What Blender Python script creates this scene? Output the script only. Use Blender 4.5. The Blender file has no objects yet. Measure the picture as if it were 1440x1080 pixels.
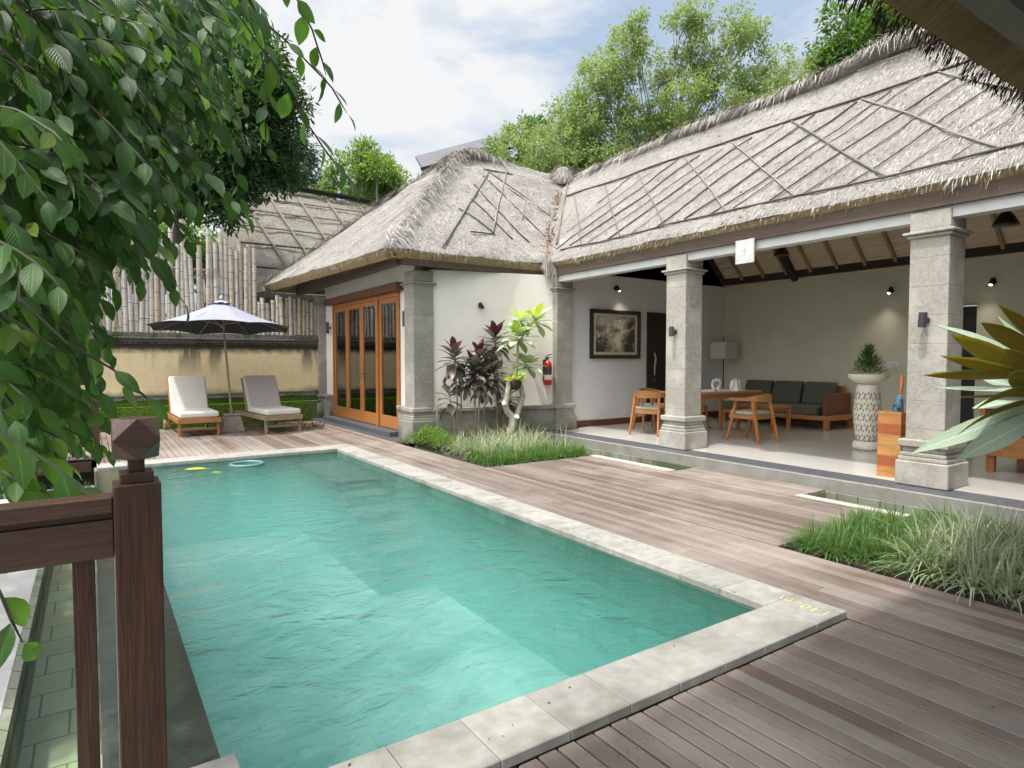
import bpy, bmesh, math, random
from mathutils import Vector, Matrix, noise
random.seed(11)
R = math.radians
C = bpy.context.scene.collection
SC = bpy.context.scene

# ------------------------------------------------------------------ camera, sky, sun, exposure
cam = bpy.data.cameras.new('camera'); camo = bpy.data.objects.new('camera', cam); C.objects.link(camo)
cam.sensor_width = 36; cam.lens = 36*875/1440; cam.clip_start = .05; cam.clip_end = 2000
camo.location = (0, 0, 1.38); camo.rotation_euler = (R(90-2.33), 0, R(-34.06))
SC.camera = camo
SUN = Vector((-.33, -.08, .93)).normalized()
sun = bpy.data.lights.new('sun', 'SUN'); sun.energy = 2.1; sun.angle = R(2.5); sun.color = (1, .95, .88)
suno = bpy.data.objects.new('sun', sun); C.objects.link(suno); suno.location = (0, 0, 20)
suno.rotation_euler = SUN.to_track_quat('Z', 'Y').to_euler()
W = bpy.data.worlds.new('World'); SC.world = W; W.use_nodes = True
nt = W.node_tree; nd = nt.nodes; ln = nt.links; nd.clear()
def N(t, **k):
    n = nd.new(t)
    for a, b in k.items(): setattr(n, a, b)
    return n
wo = N('ShaderNodeOutputWorld'); bg = N('ShaderNodeBackground'); bg.inputs[1].default_value = .15
sky = N('ShaderNodeTexSky', sky_type='NISHITA', sun_disc=False)
sky.sun_elevation = math.asin(SUN.z); sky.sun_rotation = math.atan2(SUN.x, SUN.y); sky.air_density = 1.3; sky.dust_density = 2.0
tc = N('ShaderNodeTexCoord')
mp = N('ShaderNodeMapping'); mp.inputs['Scale'].default_value = (1.5, 1.5, 3.6); mp.inputs['Location'].default_value = (.3, 1.7, .2)
nz = N('ShaderNodeTexNoise'); nz.inputs['Scale'].default_value = 1.9; nz.inputs['Detail'].default_value = 9; nz.inputs['Roughness'].default_value = .56; nz.inputs['Distortion'].default_value = .3
ln.new(tc.outputs['Generated'], mp.inputs[0]); ln.new(mp.outputs[0], nz.inputs['Vector'])
def blob(d, r0, r1):          # soft spot around a direction of the sky, for clouds and added glow
    v = N('ShaderNodeVectorMath', operation='DISTANCE'); v.inputs[1].default_value = Vector(d).normalized()
    ln.new(tc.outputs['Generated'], v.inputs[0])
    m = N('ShaderNodeMapRange'); m.inputs[1].default_value = r0; m.inputs[2].default_value = r1; m.inputs[3].default_value = 1; m.inputs[4].default_value = 0
    ln.new(v.outputs['Value'], m.inputs[0]); return m.outputs[0]
def math_(op, a, b, clamp=False):
    m = N('ShaderNodeMath', operation=op); m.use_clamp = clamp
    for i, x in enumerate((a, b)):
        if isinstance(x, (int, float)): m.inputs[i].default_value = x
        else: ln.new(x, m.inputs[i])
    return m.outputs[0]
cl = math_('ADD', nz.outputs[0], math_('MULTIPLY', blob((.30, .88, .36), .05, .42), .26))
cl = math_('ADD', cl, math_('MULTIPLY', blob((.9, .5, .5), .1, .9), .12))
cr = N('ShaderNodeMapRange'); cr.inputs[1].default_value = .535; cr.inputs[2].default_value = .70; cr.clamp = True
ln.new(cl, cr.inputs[0])
mx = N('ShaderNodeMix', data_type='RGBA'); ln.new(cr.outputs[0], mx.inputs[0]); 
pale = N('ShaderNodeMix', data_type='RGBA'); pale.inputs[0].default_value = .85; pale.inputs[7].default_value = (1.65, 2.0, 2.52, 1)
ln.new(sky.outputs[0], pale.inputs[6]); ln.new(pale.outputs[2], mx.inputs[6]); mx.inputs[7].default_value = (3.1, 3.15, 3.2, 1)
au = blob(SUN, .0, 1.05)      # haze glow round the sun, out of the frame, added as soft fill
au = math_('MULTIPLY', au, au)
fill_glow = blob((-.93, -.25, .42), .0, .95)      # bright sky patch behind the camera's left, added to fill the veranda
au = math_('ADD', math_('MULTIPLY', au, 25.0), math_('MULTIPLY', fill_glow, 9.0))
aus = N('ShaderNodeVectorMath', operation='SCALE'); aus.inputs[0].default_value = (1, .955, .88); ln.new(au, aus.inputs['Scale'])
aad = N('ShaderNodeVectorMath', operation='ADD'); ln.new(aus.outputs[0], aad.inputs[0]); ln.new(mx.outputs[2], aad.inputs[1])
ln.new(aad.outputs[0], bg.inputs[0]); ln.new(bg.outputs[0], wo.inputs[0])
SC.view_settings.view_transform = 'Standard'; SC.view_settings.look = 'None'; SC.view_settings.gamma = 1
SC.view_settings.exposure = .97
try:
    SC.cycles.max_bounces = 10; SC.cycles.transparent_max_bounces = 16; SC.cycles.diffuse_bounces = 7; SC.cycles.volume_bounces = 2
except Exception: pass

# ------------------------------------------------------------------ materials
def M_new(name):
    m = bpy.data.materials.new(name); m.use_nodes = True; m.node_tree.nodes.clear(); return m
class NT:
    def __init__(s, m): s.t = m.node_tree
    def n(s, t, **k):
        n = s.t.nodes.new(t)
        for a, b in k.items(): setattr(n, a, b)
        return n
    def l(s, a, b): s.t.links.new(a, b)
    def m(s, op, a, b=0, clamp=False):
        n = s.n('ShaderNodeMath', operation=op); n.use_clamp = clamp
        for i, x in enumerate((a, b)):
            if isinstance(x, (int, float)): n.inputs[i].default_value = x
            else: s.l(x, n.inputs[i])
        return n.outputs[0]
    def mix(s, f, a, b, bt='MIX'):
        n = s.n('ShaderNodeMix', data_type='RGBA', blend_type=bt)
        for i, x in ((0, f), (6, a), (7, b)):
            if isinstance(x, (int, float)): n.inputs[i].default_value = x
            elif isinstance(x, tuple): n.inputs[i].default_value = (*x[:3], 1)
            else: s.l(x, n.inputs[i])
        return n.outputs[2]
    def noise(s, scale, stretch=(1, 1, 1), detail=4, rough=.55, coord='Object', dist=0):
        tc = s.n('ShaderNodeTexCoord'); mp = s.n('ShaderNodeMapping'); mp.inputs['Scale'].default_value = stretch
        s.l(tc.outputs[coord], mp.inputs[0]); z = s.n('ShaderNodeTexNoise')
        z.inputs['Scale'].default_value = scale; z.inputs['Detail'].default_value = detail; z.inputs['Roughness'].default_value = rough; z.inputs['Distortion'].default_value = dist
        s.l(mp.outputs[0], z.inputs['Vector']); return z.outputs[0]
    def ramp(s, f, lo, hi, a=0., b=1.):
        n = s.n('ShaderNodeMapRange'); n.clamp = True
        s.l(f, n.inputs[0]); n.inputs[1].default_value = lo; n.inputs[2].default_value = hi; n.inputs[3].default_value = a; n.inputs[4].default_value = b
        return n.outputs[0]
    def xyz(s, coord='Object'):
        tc = s.n('ShaderNodeTexCoord'); x = s.n('ShaderNodeSeparateXYZ'); s.l(tc.outputs[coord], x.inputs[0]); return x.outputs
    def bump(s, h, strength=.3, dist=.01, normal=None):
        b = s.n('ShaderNodeBump'); b.inputs['Strength'].default_value = strength; b.inputs['Distance'].default_value = dist
        s.l(h, b.inputs['Height'])
        if normal is not None: s.l(normal, b.inputs['Normal'])
        return b.outputs[0]
    def bsdf(s, col, rough=.7, normal=None, metal=0, spec=.5, trans=0, tcol=None):
        p = s.n('ShaderNodeBsdfPrincipled')
        if isinstance(col, tuple): p.inputs['Base Color'].default_value = (*col[:3], 1)
        else: s.l(col, p.inputs['Base Color'])
        if isinstance(rough, (int, float)): p.inputs['Roughness'].default_value = rough
        else: s.l(rough, p.inputs['Roughness'])
        p.inputs['Metallic'].default_value = metal; p.inputs['Specular IOR Level'].default_value = spec
        if normal is not None: s.l(normal, p.inputs['Normal'])
        out = p.outputs[0]
        if trans:
            t = s.n('ShaderNodeBsdfTranslucent')
            c = tcol if tcol is not None else col
            if isinstance(c, tuple): t.inputs[0].default_value = (*c[:3], 1)
            else: s.l(c, t.inputs[0])
            mxs = s.n('ShaderNodeMixShader'); mxs.inputs[0].default_value = trans
            s.l(out, mxs.inputs[1]); s.l(t.outputs[0], mxs.inputs[2]); out = mxs.outputs[0]
        o = s.n('ShaderNodeOutputMaterial'); s.l(out, o.inputs[0]); return p
    def attr(s, name='rnd'):
        a = s.n('ShaderNodeAttribute'); a.attribute_name = name; return a.outputs['Fac']
def simple(name, c1, c2=None, scale=8, rough=.7, bump=.15, stretch=(1, 1, 1), dist=.005, metal=0, spec=.5, c3=None, s3=1.5, rnd=0, detail=5, trans=0, lo=.35, hi=.65, coord='Object', tcol=None):
    m = M_new(name); g = NT(m); c2 = c2 or tuple(x*.8 for x in c1)
    f = g.noise(scale, stretch, detail, coord=coord)
    col = g.mix(g.ramp(f, lo, hi), c1, c2)
    if c3: col = g.mix(g.ramp(g.noise(s3, (1, 1, 1), 4, coord=coord), .5, .72), col, c3)
    if rnd:
        v = g.ramp(g.attr(), 0, 1, 1-rnd, 1+rnd)
        hs = g.n('ShaderNodeHueSaturation'); g.l(v, hs.inputs['Value']); g.l(col, hs.inputs['Color']); col = hs.outputs[0]
    g.bsdf(col, rough, g.bump(f, bump, dist) if bump else None, metal, spec, trans, tcol)
    return m
MT = {}
# grey volcanic stone with block joints
def stone(name, c1, c2, c3, course=.29, joint=True, moss=0):
    m = M_new(name); g = NT(m)
    f = g.noise(26, detail=8, rough=.7); f2 = g.noise(3.1, detail=5); f3 = g.noise(95, detail=2)
    col = g.mix(g.ramp(f, .35, .65), c1, c2); col = g.mix(g.ramp(f2, .48, .7), col, c3)
    col = g.mix(g.ramp(f3, .62, .72, 0, .45), col, tuple(x*.45 for x in c1))
    h = g.m('ADD', f, g.m('MULTIPLY', f3, .5))
    x, y, z = g.xyz()
    if joint:
        q = g.m('FRACT', g.m('DIVIDE', g.m('ADD', z, 10.07), course))
        row = g.m('FLOOR', g.m('DIVIDE', g.m('ADD', z, 10.07), course))
        wn = g.n('ShaderNodeTexWhiteNoise', noise_dimensions='1D'); g.l(row, wn.inputs['W'])
        col = g.mix(g.ramp(wn.outputs[0], 0, 1, 0, .3), col, tuple(t*.72 for t in c1))
        j = g.ramp(g.m('ABSOLUTE', g.m('SUBTRACT', q, .5)), .487, .494)
        col = g.mix(g.m('MULTIPLY', j, .55), col, tuple(t*.4 for t in c1)); h = g.m('SUBTRACT', h, g.m('MULTIPLY', j, 1.2))
    if moss:
        mz = g.m('MULTIPLY', g.ramp(z, -.05, moss, 1, 0), g.ramp(f2, .3, .62)); mz = g.m('MULTIPLY', mz, 1.25, True)
        col = g.mix(mz, col, (.07, .085, .025))
    g.bsdf(col, .88, g.bump(h, .45, .01), spec=.25); return m
MT['stone'] = stone('pillar_stone', (.42, .40, .355), (.29, .275, .24), (.50, .48, .43))
MT['stone_dark'] = stone('wing_stone', (.36, .345, .305), (.24, .23, .20), (.42, .40, .36), moss=.42)
MT['stone_plinth'] = stone('plinth_stone', (.29, .28, .25), (.19, .182, .16), (.35, .335, .30), course=.31, moss=.3)
MT['wall'] = simple('cream_stucco', (.80, .765, .70), (.74, .705, .64), 1.6, .9, .04, c3=(.70, .66, .60), s3=.7)
MT['wall_w'] = simple('white_stucco', (.70, .70, .71), (.66, .66, .67), 1.3, .85, .03)
MT['wall_khaki'] = simple('khaki_plaster', (.66, .645, .53), (.61, .595, .48), 2.2, .8, .1, c3=(.69, .67, .56), s3=1.1)
MT['coping'] = simple('coping_limestone', (.35, .34, .31), (.27, .262, .24), 13, .75, .3, c3=(.20, .19, .165), s3=3.1, detail=9, rnd=.09)
MT['coping_stain'] = simple('debris', (.06, .04, .03), rough=.9)
MT['yellow'] = simple('yellow_paint', (.52, .48, .22), (.42, .40, .25), 30, .8, 0)
# thatch -------------------------------------------------
def thatch(name, c1, c2, c3, dark):
    m = M_new(name); g = NT(m)
    f = g.noise(1, (55, 7, 1), 6, .7, coord='UV', dist=.4); f2 = g.noise(1, (.55, 1.3, 1), 5, .6, coord='UV'); f3 = g.noise(1, (18, 16, 1), 5, .75, coord='UV', dist=.8)
    f4 = g.noise(1, (5, 9, 1), 6, .7, coord='UV')
    col = g.mix(g.ramp(f, .3, .7), c1, c2); col = g.mix(g.ramp(f2, .42, .72, 0, .85), col, c3)
    col = g.mix(g.ramp(f3, .55, .64), col, dark); col = g.mix(g.ramp(f4, .62, .74, 0, .6), col, dark)
    h = g.m('ADD', g.m('MULTIPLY', f, .8), g.m('SUBTRACT', f3, g.m('MULTIPLY', f4, .8)))
    g.bsdf(col, .95, g.bump(h, 1.0, .06), spec=.1); return m
MT['thatch'] = thatch('weathered_thatch', (.49, .468, .44), (.32, .30, .28), (.53, .505, .47), (.12, .10, .085))
MT['thatch_old'] = thatch('old_grey_thatch', (.42, .395, .345), (.32, .295, .255), (.37, .36, .30), (.10, .09, .07))
MT['thatch_ridge'] = thatch('ridge_thatch', (.40, .365, .33), (.27, .24, .215), (.42, .385, .35), (.10, .08, .07))
MT['straw'] = simple('straw', (.49, .465, .435), (.31, .29, .265), 3, .95, 0, rnd=.55, spec=.1)
MT['straw_warm'] = simple('warm_straw', (.33, .24, .12), (.22, .155, .075), 3, .95, 0, rnd=.35, spec=.1)
MT['straw_dark'] = simple('dark_straw', (.10, .07, .055), (.05, .035, .03), 3, .95, 0, rnd=.3, spec=.1)
m = M_new('thatch_underside'); g = NT(m); f = g.noise(1, (70, 3, 1), 5, .7, coord='UV', dist=.3); f2 = g.noise(1, (1.5, 2, 1), 4, coord='UV')
col = g.mix(g.ramp(f, .32, .68), (.55, .43, .25), (.22, .155, .075)); col = g.mix(g.ramp(f2, .5, .75, 0, .5), col, (.22, .17, .09))
g.bsdf(col, .95, g.bump(f, .9, .03), spec=.1); MT['under'] = m
m = M_new('reed_ceiling'); g = NT(m); f = g.noise(1, (3, 1.2, 90), 4, .7); f2 = g.noise(60, detail=3)
x, y, z = g.xyz(); s_ = g.noise(1, (40, 2.5, 40), 5, .7); h = g.m('ADD', g.m('MULTIPLY', s_, .8), g.m('MULTIPLY', f2, .4))
col = g.mix(g.ramp(h, .45, .75), (.74, .60, .46), (.48, .36, .26)); g.bsdf(col, .9, g.bump(h, .6, .01), spec=.1); MT['reed'] = m
MT['batten'] = simple('weathered_bamboo_batten', (.26, .235, .205), (.15, .13, .112), 14, .9, .2, rnd=.25)
MT['batten_dark'] = simple('dark_bamboo_batten', (.085, .068, .058), (.05, .04, .034), 14, .9, .2, rnd=.2)
# woods --------------------------------------------------
def wood(name, c1, c2, stretch, scale=5, rough=.45, bump=.1, rnd=.12, c3=None, spec=.4):
    m = M_new(name); g = NT(m)
    f = g.noise(scale, stretch, 7, .62, dist=.6); f2 = g.noise(scale*.35, tuple(min(1.5, t) for t in stretch), 3)
    col = g.mix(g.ramp(f, .33, .68), c1, c2)
    if c3: col = g.mix(g.ramp(f2, .45, .7), col, c3)
    if rnd:
        hs = g.n('ShaderNodeHueSaturation'); g.l(g.ramp(g.attr(), 0, 1, 1-rnd, 1+rnd), hs.inputs['Value']); g.l(col, hs.inputs['Color']); col = hs.outputs[0]
    g.bsdf(col, rough, g.bump(f, bump, .004), spec=spec); return m
MT['teak_z'] = wood('teak_upright', (.44, .185, .06), (.30, .115, .035), (9, 9, .8))
MT['teak_y'] = wood('teak_lengthwise', (.44, .20, .07), (.30, .125, .04), (9, .8, 9))
MT['teak_x'] = wood('teak_crosswise', (.40, .19, .075), (.28, .125, .045), (.8, 9, 9))
MT['lintel'] = wood('dark_lintel_wood', (.17, .065, .035), (.11, .04, .022), (9, .8, 9))
MT['teak_old'] = wood('weathered_teak', (.34, .25, .165), (.24, .17, .11), (4, 4, 4), rough=.75)
MT['teak_orange'] = wood('orange_teak', (.40, .19, .07), (.29, .13, .05), (2, 9, 9), rough=.55)
MT['dark_wood_z'] = wood('dark_merbau_upright', (.024, .014, .010), (.075, .033, .017), (16, 16, .7), 7, .38, .5, .1, c3=(.05, .028, .02))
MT['dark_wood_x'] = wood('dark_merbau_rail', (.042, .026, .021), (.085, .042, .028), (.8, 15, 15), 7, .36, .5, .1)
MT['railing_far'] = wood('dark_railing_wood', (.075, .035, .026), (.045, .022, .017), (3, 3, 1), rough=.6)
MT['beam'] = wood('brown_beam', (.115, .082, .064), (.085, .06, .047), (6, 1, 6), rough=.8, rnd=0)
MT['beam_grey'] = wood('grey_beam', (.15, .14, .128), (.12, .112, .10), (1, 6, 6), rough=.8, rnd=0)
MT['rafter'] = simple('dark_rafter', (.045, .035, .03), (.03, .024, .02), 9, .8, .1)
MT['rafter_light'] = simple('bamboo_rafter', (.36, .27, .18), (.26, .19, .12), 9, .8, .1)
MT['white_paint'] = simple('white_beam_paint', (.58, .59, .58), (.52, .53, .52), 5, .7, .03)
# deck
def deckmat(name, c1, c2, c3, c4):
    m = M_new(name); g = NT(m)
    f = g.noise(6, (9, .5, 9), 8, .65, dist=.5); f2 = g.noise(.55, (1, 1, 1), 5, .6); f3 = g.noise(40, (4, .35, 4), 4, .7)
    a = g.attr()
    col = g.mix(g.ramp(f, .3, .7), c1, c2); col = g.mix(a, col, c3); 
    col = g.mix(g.ramp(g.m('FRACT', g.m('MULTIPLY', a, 7.13)), .55, 1, 0, .5), col, c4)
    col = g.mix(g.ramp(f2, .46, .66, 0, .55), col, tuple(min(1, t*1.35+.04) for t in c2))
    col = g.mix(g.ramp(g.noise(1.4, (1, .7, 1), 5), .56, .7, 0, .5), col, tuple(t*.55 for t in c1))
    col = g.mix(g.ramp(f3, .60, .70, 0, .55), col, tuple(t*.35 for t in c1))
    g.bsdf(col, g.ramp(f, .3, .7, .45, .75), g.bump(g.m('ADD', f, g.m('MULTIPLY', f3, -.8)), .5, .006), spec=.5); return m
MT['deck'] = deckmat('weathered_deck', (.155, .127, .109), (.26, .222, .193), (.115, .074, .058), (.262, .24, .216))
MT['deck_gap'] = simple('deck_joist_shadow', (.03, .025, .022), rough=.95)
MT['bamboo'] = None
m = M_new('bamboo_cane'); g = NT(m); a = g.attr(); f = g.noise(9, (1, 1, .25), 5); x, y, z = g.xyz()
q = g.m('FRACT', g.m('ADD', g.m('MULTIPLY', z, 2.7), g.m('MULTIPLY', a, 9)))
ring = g.ramp(g.m('ABSOLUTE', g.m('SUBTRACT', q, .5)), .468, .485)
col = g.mix(g.ramp(f, .35, .7), (.54, .505, .445), (.38, .35, .30)); col = g.mix(g.ramp(g.m('FRACT', g.m('MULTIPLY', a, 5.7)), .6, 1, 0, .8), col, (.42, .30, .165))
col = g.mix(g.ramp(a, 0, 1, 0, .4), col, (.28, .255, .215)); col = g.mix(g.m('MULTIPLY', ring, .8), col, (.12, .095, .07))
col = g.mix(g.ramp(g.noise(2.2), .55, .75, 0, .6), col, (.16, .15, .12))
g.bsdf(col, .6, g.bump(g.m('SUBTRACT', f, g.m('MULTIPLY', ring, -1)), .4, .008), spec=.3); MT['bamboo'] = m
# garden wall plaster with black streaks under the cap
m = M_new('stained_yellow_plaster'); g = NT(m); x, y, z = g.xyz()
st = g.noise(1, (2.6, 2.6, .35), 5, .6); sp = g.noise(7, detail=6); st2 = g.noise(.9, (1, 1, .2), 4)
col = g.mix(g.ramp(sp, .35, .7), (.84, .70, .44), (.77, .63, .38))
top = g.ramp(z, 1.0, 1.66, 0, 1); run = g.m('MULTIPLY', top, g.ramp(st, .51, .60)); edge = g.ramp(g.m('ADD', z, g.m('MULTIPLY', sp, .12)), 1.57, 1.70)
bot = g.ramp(g.m('SUBTRACT', z, g.m('MULTIPLY', st, .35)), .42, .60, 1, 0)
d = g.m('MAXIMUM', g.m('MAXIMUM', run, edge), g.m('MULTIPLY', bot, .9)); col = g.mix(g.m('MULTIPLY', d, 1.0), col, (.065, .06, .045))
g.bsdf(col, .9, g.bump(sp, .2, .01), spec=.2); MT['plaster'] = m
def mossy(name, stonec, mossc, lo, hi, z0=None, z1=None):
    m = M_new(name); g = NT(m); f = g.noise(2.3, detail=7, rough=.65); f2 = g.noise(30, detail=5); x, y, z = g.xyz()
    col = g.mix(g.ramp(f2, .35, .65), stonec, tuple(t*.45 for t in stonec))
    k = g.ramp(g.m('ADD', f, g.m('MULTIPLY', f2, .15)), lo, hi)
    if z0 is not None: k = g.m('MULTIPLY', k, g.ramp(x, z0, z1, 1, 0))
    col = g.mix(k, col, g.mix(g.ramp(f2, .4, .65), mossc, tuple(t*.4 for t in mossc)))
    g.bsdf(col, .95, g.bump(f2, .8, .02), spec=.15); return m
MT['cap'] = mossy('mossy_dark_cap', (.17, .16, .14), (.06, .085, .02), .58, .7)
MT['mossplinth'] = mossy('mossy_plinth', (.12, .115, .10), (.11, .20, .022), .28, .44, 3.0, 3.75)
# floors, stone strips
MT['floor'] = simple('polished_floor', (.54, .535, .50), (.50, .495, .46), 1.5, .13, 0)
MT['darkstone'] = simple('dark_step_stone', (.062, .068, .082), (.085, .092, .108), 18, .5, .1)
MT['greystone'] = simple('grey_riser_stone', (.27, .265, .24), (.21, .205, .185), 6, .7, .15)
MT['edging'] = simple('pale_edging', (.46, .44, .40), (.40, .38, .345), 6, .75, .1)
def tilemat(name, c1, c2, c3, mortar, w, h, wall, rough=.5):
    m = M_new(name); g = NT(m); tcn = g.n('ShaderNodeTexCoord'); sx = g.n('ShaderNodeSeparateXYZ'); g.l(tcn.outputs['Object'], sx.inputs[0]); cb = g.n('ShaderNodeCombineXYZ')
    if wall: g.l(g.m('ADD', sx.outputs[0], sx.outputs[1]), cb.inputs[0]); g.l(sx.outputs[2], cb.inputs[1])
    else: g.l(sx.outputs[0], cb.inputs[0]); g.l(sx.outputs[1], cb.inputs[1])
    b = g.n('ShaderNodeTexBrick'); g.l(cb.outputs[0], b.inputs['Vector']); b.inputs['Scale'].default_value = 1
    b.inputs['Brick Width'].default_value = w; b.inputs['Row Height'].default_value = h; b.inputs['Mortar Size'].default_value = .006; b.inputs['Color1'].default_value = (*c1, 1); b.inputs['Color2'].default_value = (*c2, 1); b.inputs['Mortar'].default_value = (*mortar, 1); b.inputs['Bias'].default_value = -.1
    f = g.noise(1.1, detail=6, rough=.62); col = g.mix(g.ramp(f, .46, .66), b.outputs[0], c3)
    g.bsdf(col, rough, g.bump(b.outputs[1], -.3, .01)); return m
MT['pooltile'] = tilemat('green_pool_tile_wall', (.15, .21, .165), (.06, .10, .08), (.10, .15, .12), (.06, .08, .065), .3, .15, True)
MT['poolfloor'] = tilemat('green_pool_tile_floor', (.46, .56, .49), (.35, .46, .39), (.10, .20, .165), (.27, .37, .31), .3, .15, False)
MT['chanfloor'] = tilemat('channel_tile', (.46, .52, .42), (.36, .42, .33), (.44, .36, .18), (.15, .17, .12), .3, .3, False)
MT['mossblock'] = tilemat('mossy_channel_block', (.26, .27, .21), (.18, .20, .15), (.08, .10, .04), (.04, .045, .03), .22, .16, True, .8)
MT['wetstone'] = simple('wet_dark_stone', (.05, .05, .045), (.075, .075, .066), 12, .3, .3, c3=(.035, .036, .032), s3=3)
MT['stepstone'] = simple('pool_step_stone', (.10, .11, .095), (.055, .06, .055), 5, .6, .2)
MT['leaf_litter'] = simple('pool_bottom_leaf', (.45, .30, .08), rough=.8)
def water(name, tint, dens, bumps, rough=.02, vol=None):
    m = M_new(name); g = NT(m); tr = g.n('ShaderNodeBsdfTransparent'); tr.inputs[0].default_value = (*tint, 1)
    gl = g.n('ShaderNodeBsdfGlossy'); gl.inputs['Roughness'].default_value = rough
    fr = g.n('ShaderNodeFresnel'); fr.inputs[0].default_value = 1.33
    if vol: fr.inputs[0].default_value = 1.5
    h = g.noise(bumps[0], (1, 1.15, 1), 3, .5, dist=1.2); h2 = g.noise(bumps[0]*3.6, (1, 1.2, 1), 3, .5, dist=1.8)
    # ripples are strong in the near half, calmer elsewhere
    hh = g.m('ADD', h, g.m('MULTIPLY', h2, .22))
    if vol: yy_ = g.xyz()[1]; hh = g.m('MULTIPLY', hh, g.m('ADD', g.ramp(yy_, 3.0, 7.5, 1.35, .55), g.m('MULTIPLY', g.noise(.7, (1, 1, 1), 3), .5)))
    nrm = g.bump(hh, bumps[1], bumps[2])
    g.l(nrm, gl.inputs['Normal']); g.l(nrm, fr.inputs['Normal'])
    gm = g.n('ShaderNodeNewGeometry')      # light leaving the water passes straight through
    ms = g.n('ShaderNodeMixShader'); g.l(g.m('MULTIPLY', fr.outputs[0], g.m('SUBTRACT', 1, gm.outputs['Backfacing'])), ms.inputs[0]); g.l(tr.outputs[0], ms.inputs[1]); g.l(gl.outputs[0], ms.inputs[2])
    o = g.n('ShaderNodeOutputMaterial'); g.l(ms.outputs[0], o.inputs[0])
    if vol:
        v = g.n('ShaderNodeVolumePrincipled'); v.inputs['Color'].default_value = (*vol[0], 1); v.inputs['Density'].default_value = vol[1]; v.inputs['Absorption Color'].default_value = (*vol[2], 1); v.inputs['Anisotropy'].default_value = .3
        g.l(v.outputs[0], o.inputs[1])
    return m
MT['water'] = water('pool_water', (.74, 1, .975), 0, (3.0, .5, .055), vol=((.48, .935, .88), .50, (.51, .93, .90)))
MT['chanwater'] = water('channel_water', (.93, .97, .92), 0, (7, .3, .02), rough=.08)
m = M_new('window_glass'); g = NT(m); tr = g.n('ShaderNodeBsdfTransparent'); tr.inputs[0].default_value = (.72, .75, .73, 1); gl = g.n('ShaderNodeBsdfGlossy'); gl.inputs['Roughness'].default_value = .01
ms = g.n('ShaderNodeMixShader'); fr = g.n('ShaderNodeFresnel'); fr.inputs[0].default_value = 1.9; g.l(g.m('ADD', fr.outputs[0], .16, True), ms.inputs[0]); g.l(tr.outputs[0], ms.inputs[1]); g.l(gl.outputs[0], ms.inputs[2])
o = g.n('ShaderNodeOutputMaterial'); g.l(ms.outputs[0], o.inputs[0]); MT['glass'] = m
MT['chrome'] = simple('brushed_steel', (.6, .6, .58), rough=.25, metal=1, bump=0)
MT['black'] = simple('black_metal', (.018, .018, .02), rough=.4, bump=0)
MT['lampgrey'] = simple('grey_lamp_metal', (.06, .06, .063), rough=.45, bump=0)
MT['blackdoor'] = simple('black_door_paint', (.022, .017, .015), rough=.5, bump=.05)
MT['cushion'] = simple('cream_canvas', (.64, .615, .565), (.60, .575, .525), 60, .95, .15, dist=.002)
MT['cushion_grey'] = simple('grey_canvas', (.56, .505, .48), (.52, .465, .44), 60, .95, .15, dist=.002)
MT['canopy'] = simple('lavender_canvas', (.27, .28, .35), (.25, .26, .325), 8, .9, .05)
MT['canopy_under'] = simple('shaded_canvas_underside', (.03, .038, .055), rough=.95)  # shade of the canopy underside put into the canvas colour
MT['sofa'] = simple('charcoal_upholstery', (.10, .103, .085), (.082, .085, .07), 80, .95, .2, dist=.002)
MT['seatpad'] = simple('taupe_seat_pad', (.36, .34, .28), (.32, .30, .245), 60, .95, .1)
MT['napkin'] = simple('white_linen', (.80, .80, .84), rough=.9)
MT['shade'] = simple('linen_lampshade', (.62, .62, .54), (.58, .58, .50), 70, .9, .05)
MT['limestone'] = simple('carved_limestone', (.74, .70, .60), (.66, .61, .51), 20, .9, .2)
MT['recess_shade'] = simple('carving_recess_shade', (.24, .21, .165), rough=1)
MT['pebble'] = simple('dark_pebble', (.05, .05, .055), (.12, .12, .12), 40, .6, .2)
MT['red'] = simple('red_enamel', (.55, .015, .02), (.5, .012, .018), 5, .3, 0)
MT['label'] = simple('paper_label', (.75, .75, .72), rough=.7, bump=0)
MT['paper'] = simple('white_sign_board', (.6, .61, .61), rough=.6, bump=0)
MT['frame_dark'] = simple('dark_picture_frame', (.035, .028, .024), rough=.4, bump=.1)
MT['mat_gold'] = simple('pale_picture_mat', (.62, .58, .44), rough=.7)
MT['basewood'] = simple('red_brown_baseboard', (.13, .045, .026), rough=.5)
MT['concrete'] = simple('umbrella_base_concrete', (.30, .255, .215), (.22, .185, .155), 14, .9, .3)
MT['soil'] = simple('dark_soil', (.045, .035, .026), (.03, .024, .018), 20, .95, .5)
MT['ground'] = simple('garden_ground', (.07, .085, .035), (.05, .05, .03), 1.5, .95, .3, coord='Object')
MT['paving'] = simple('white_paving', (.52, .51, .49), (.47, .46, .44), 4, .8, .1, c3=(.5, .48, .45), s3=2)
MT['slate'] = simple('grey_roof_shingle', (.12, .124, .135), (.095, .10, .11), 3, .7, .1)
MT['farwall'] = simple('grey_green_wall', (.30, .31, .27), rough=.9)
MT['bark'] = simple('grey_bark', (.26, .235, .195), (.16, .14, .11), 12, .9, .4)
MT['bark_dark'] = simple('dark_bark', (.07, .052, .04), (.045, .034, .026), 12, .9, .4)
MT['plum_bark'] = simple('pale_plumeria_bark', (.47, .43, .36), (.34, .31, .25), 18, .85, .3)
MT['twig'] = simple('dark_green_twig', (.05, .055, .03), rough=.8)
MT['rattan'] = simple('cane_stem', (.33, .30, .22), rough=.8)
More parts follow.
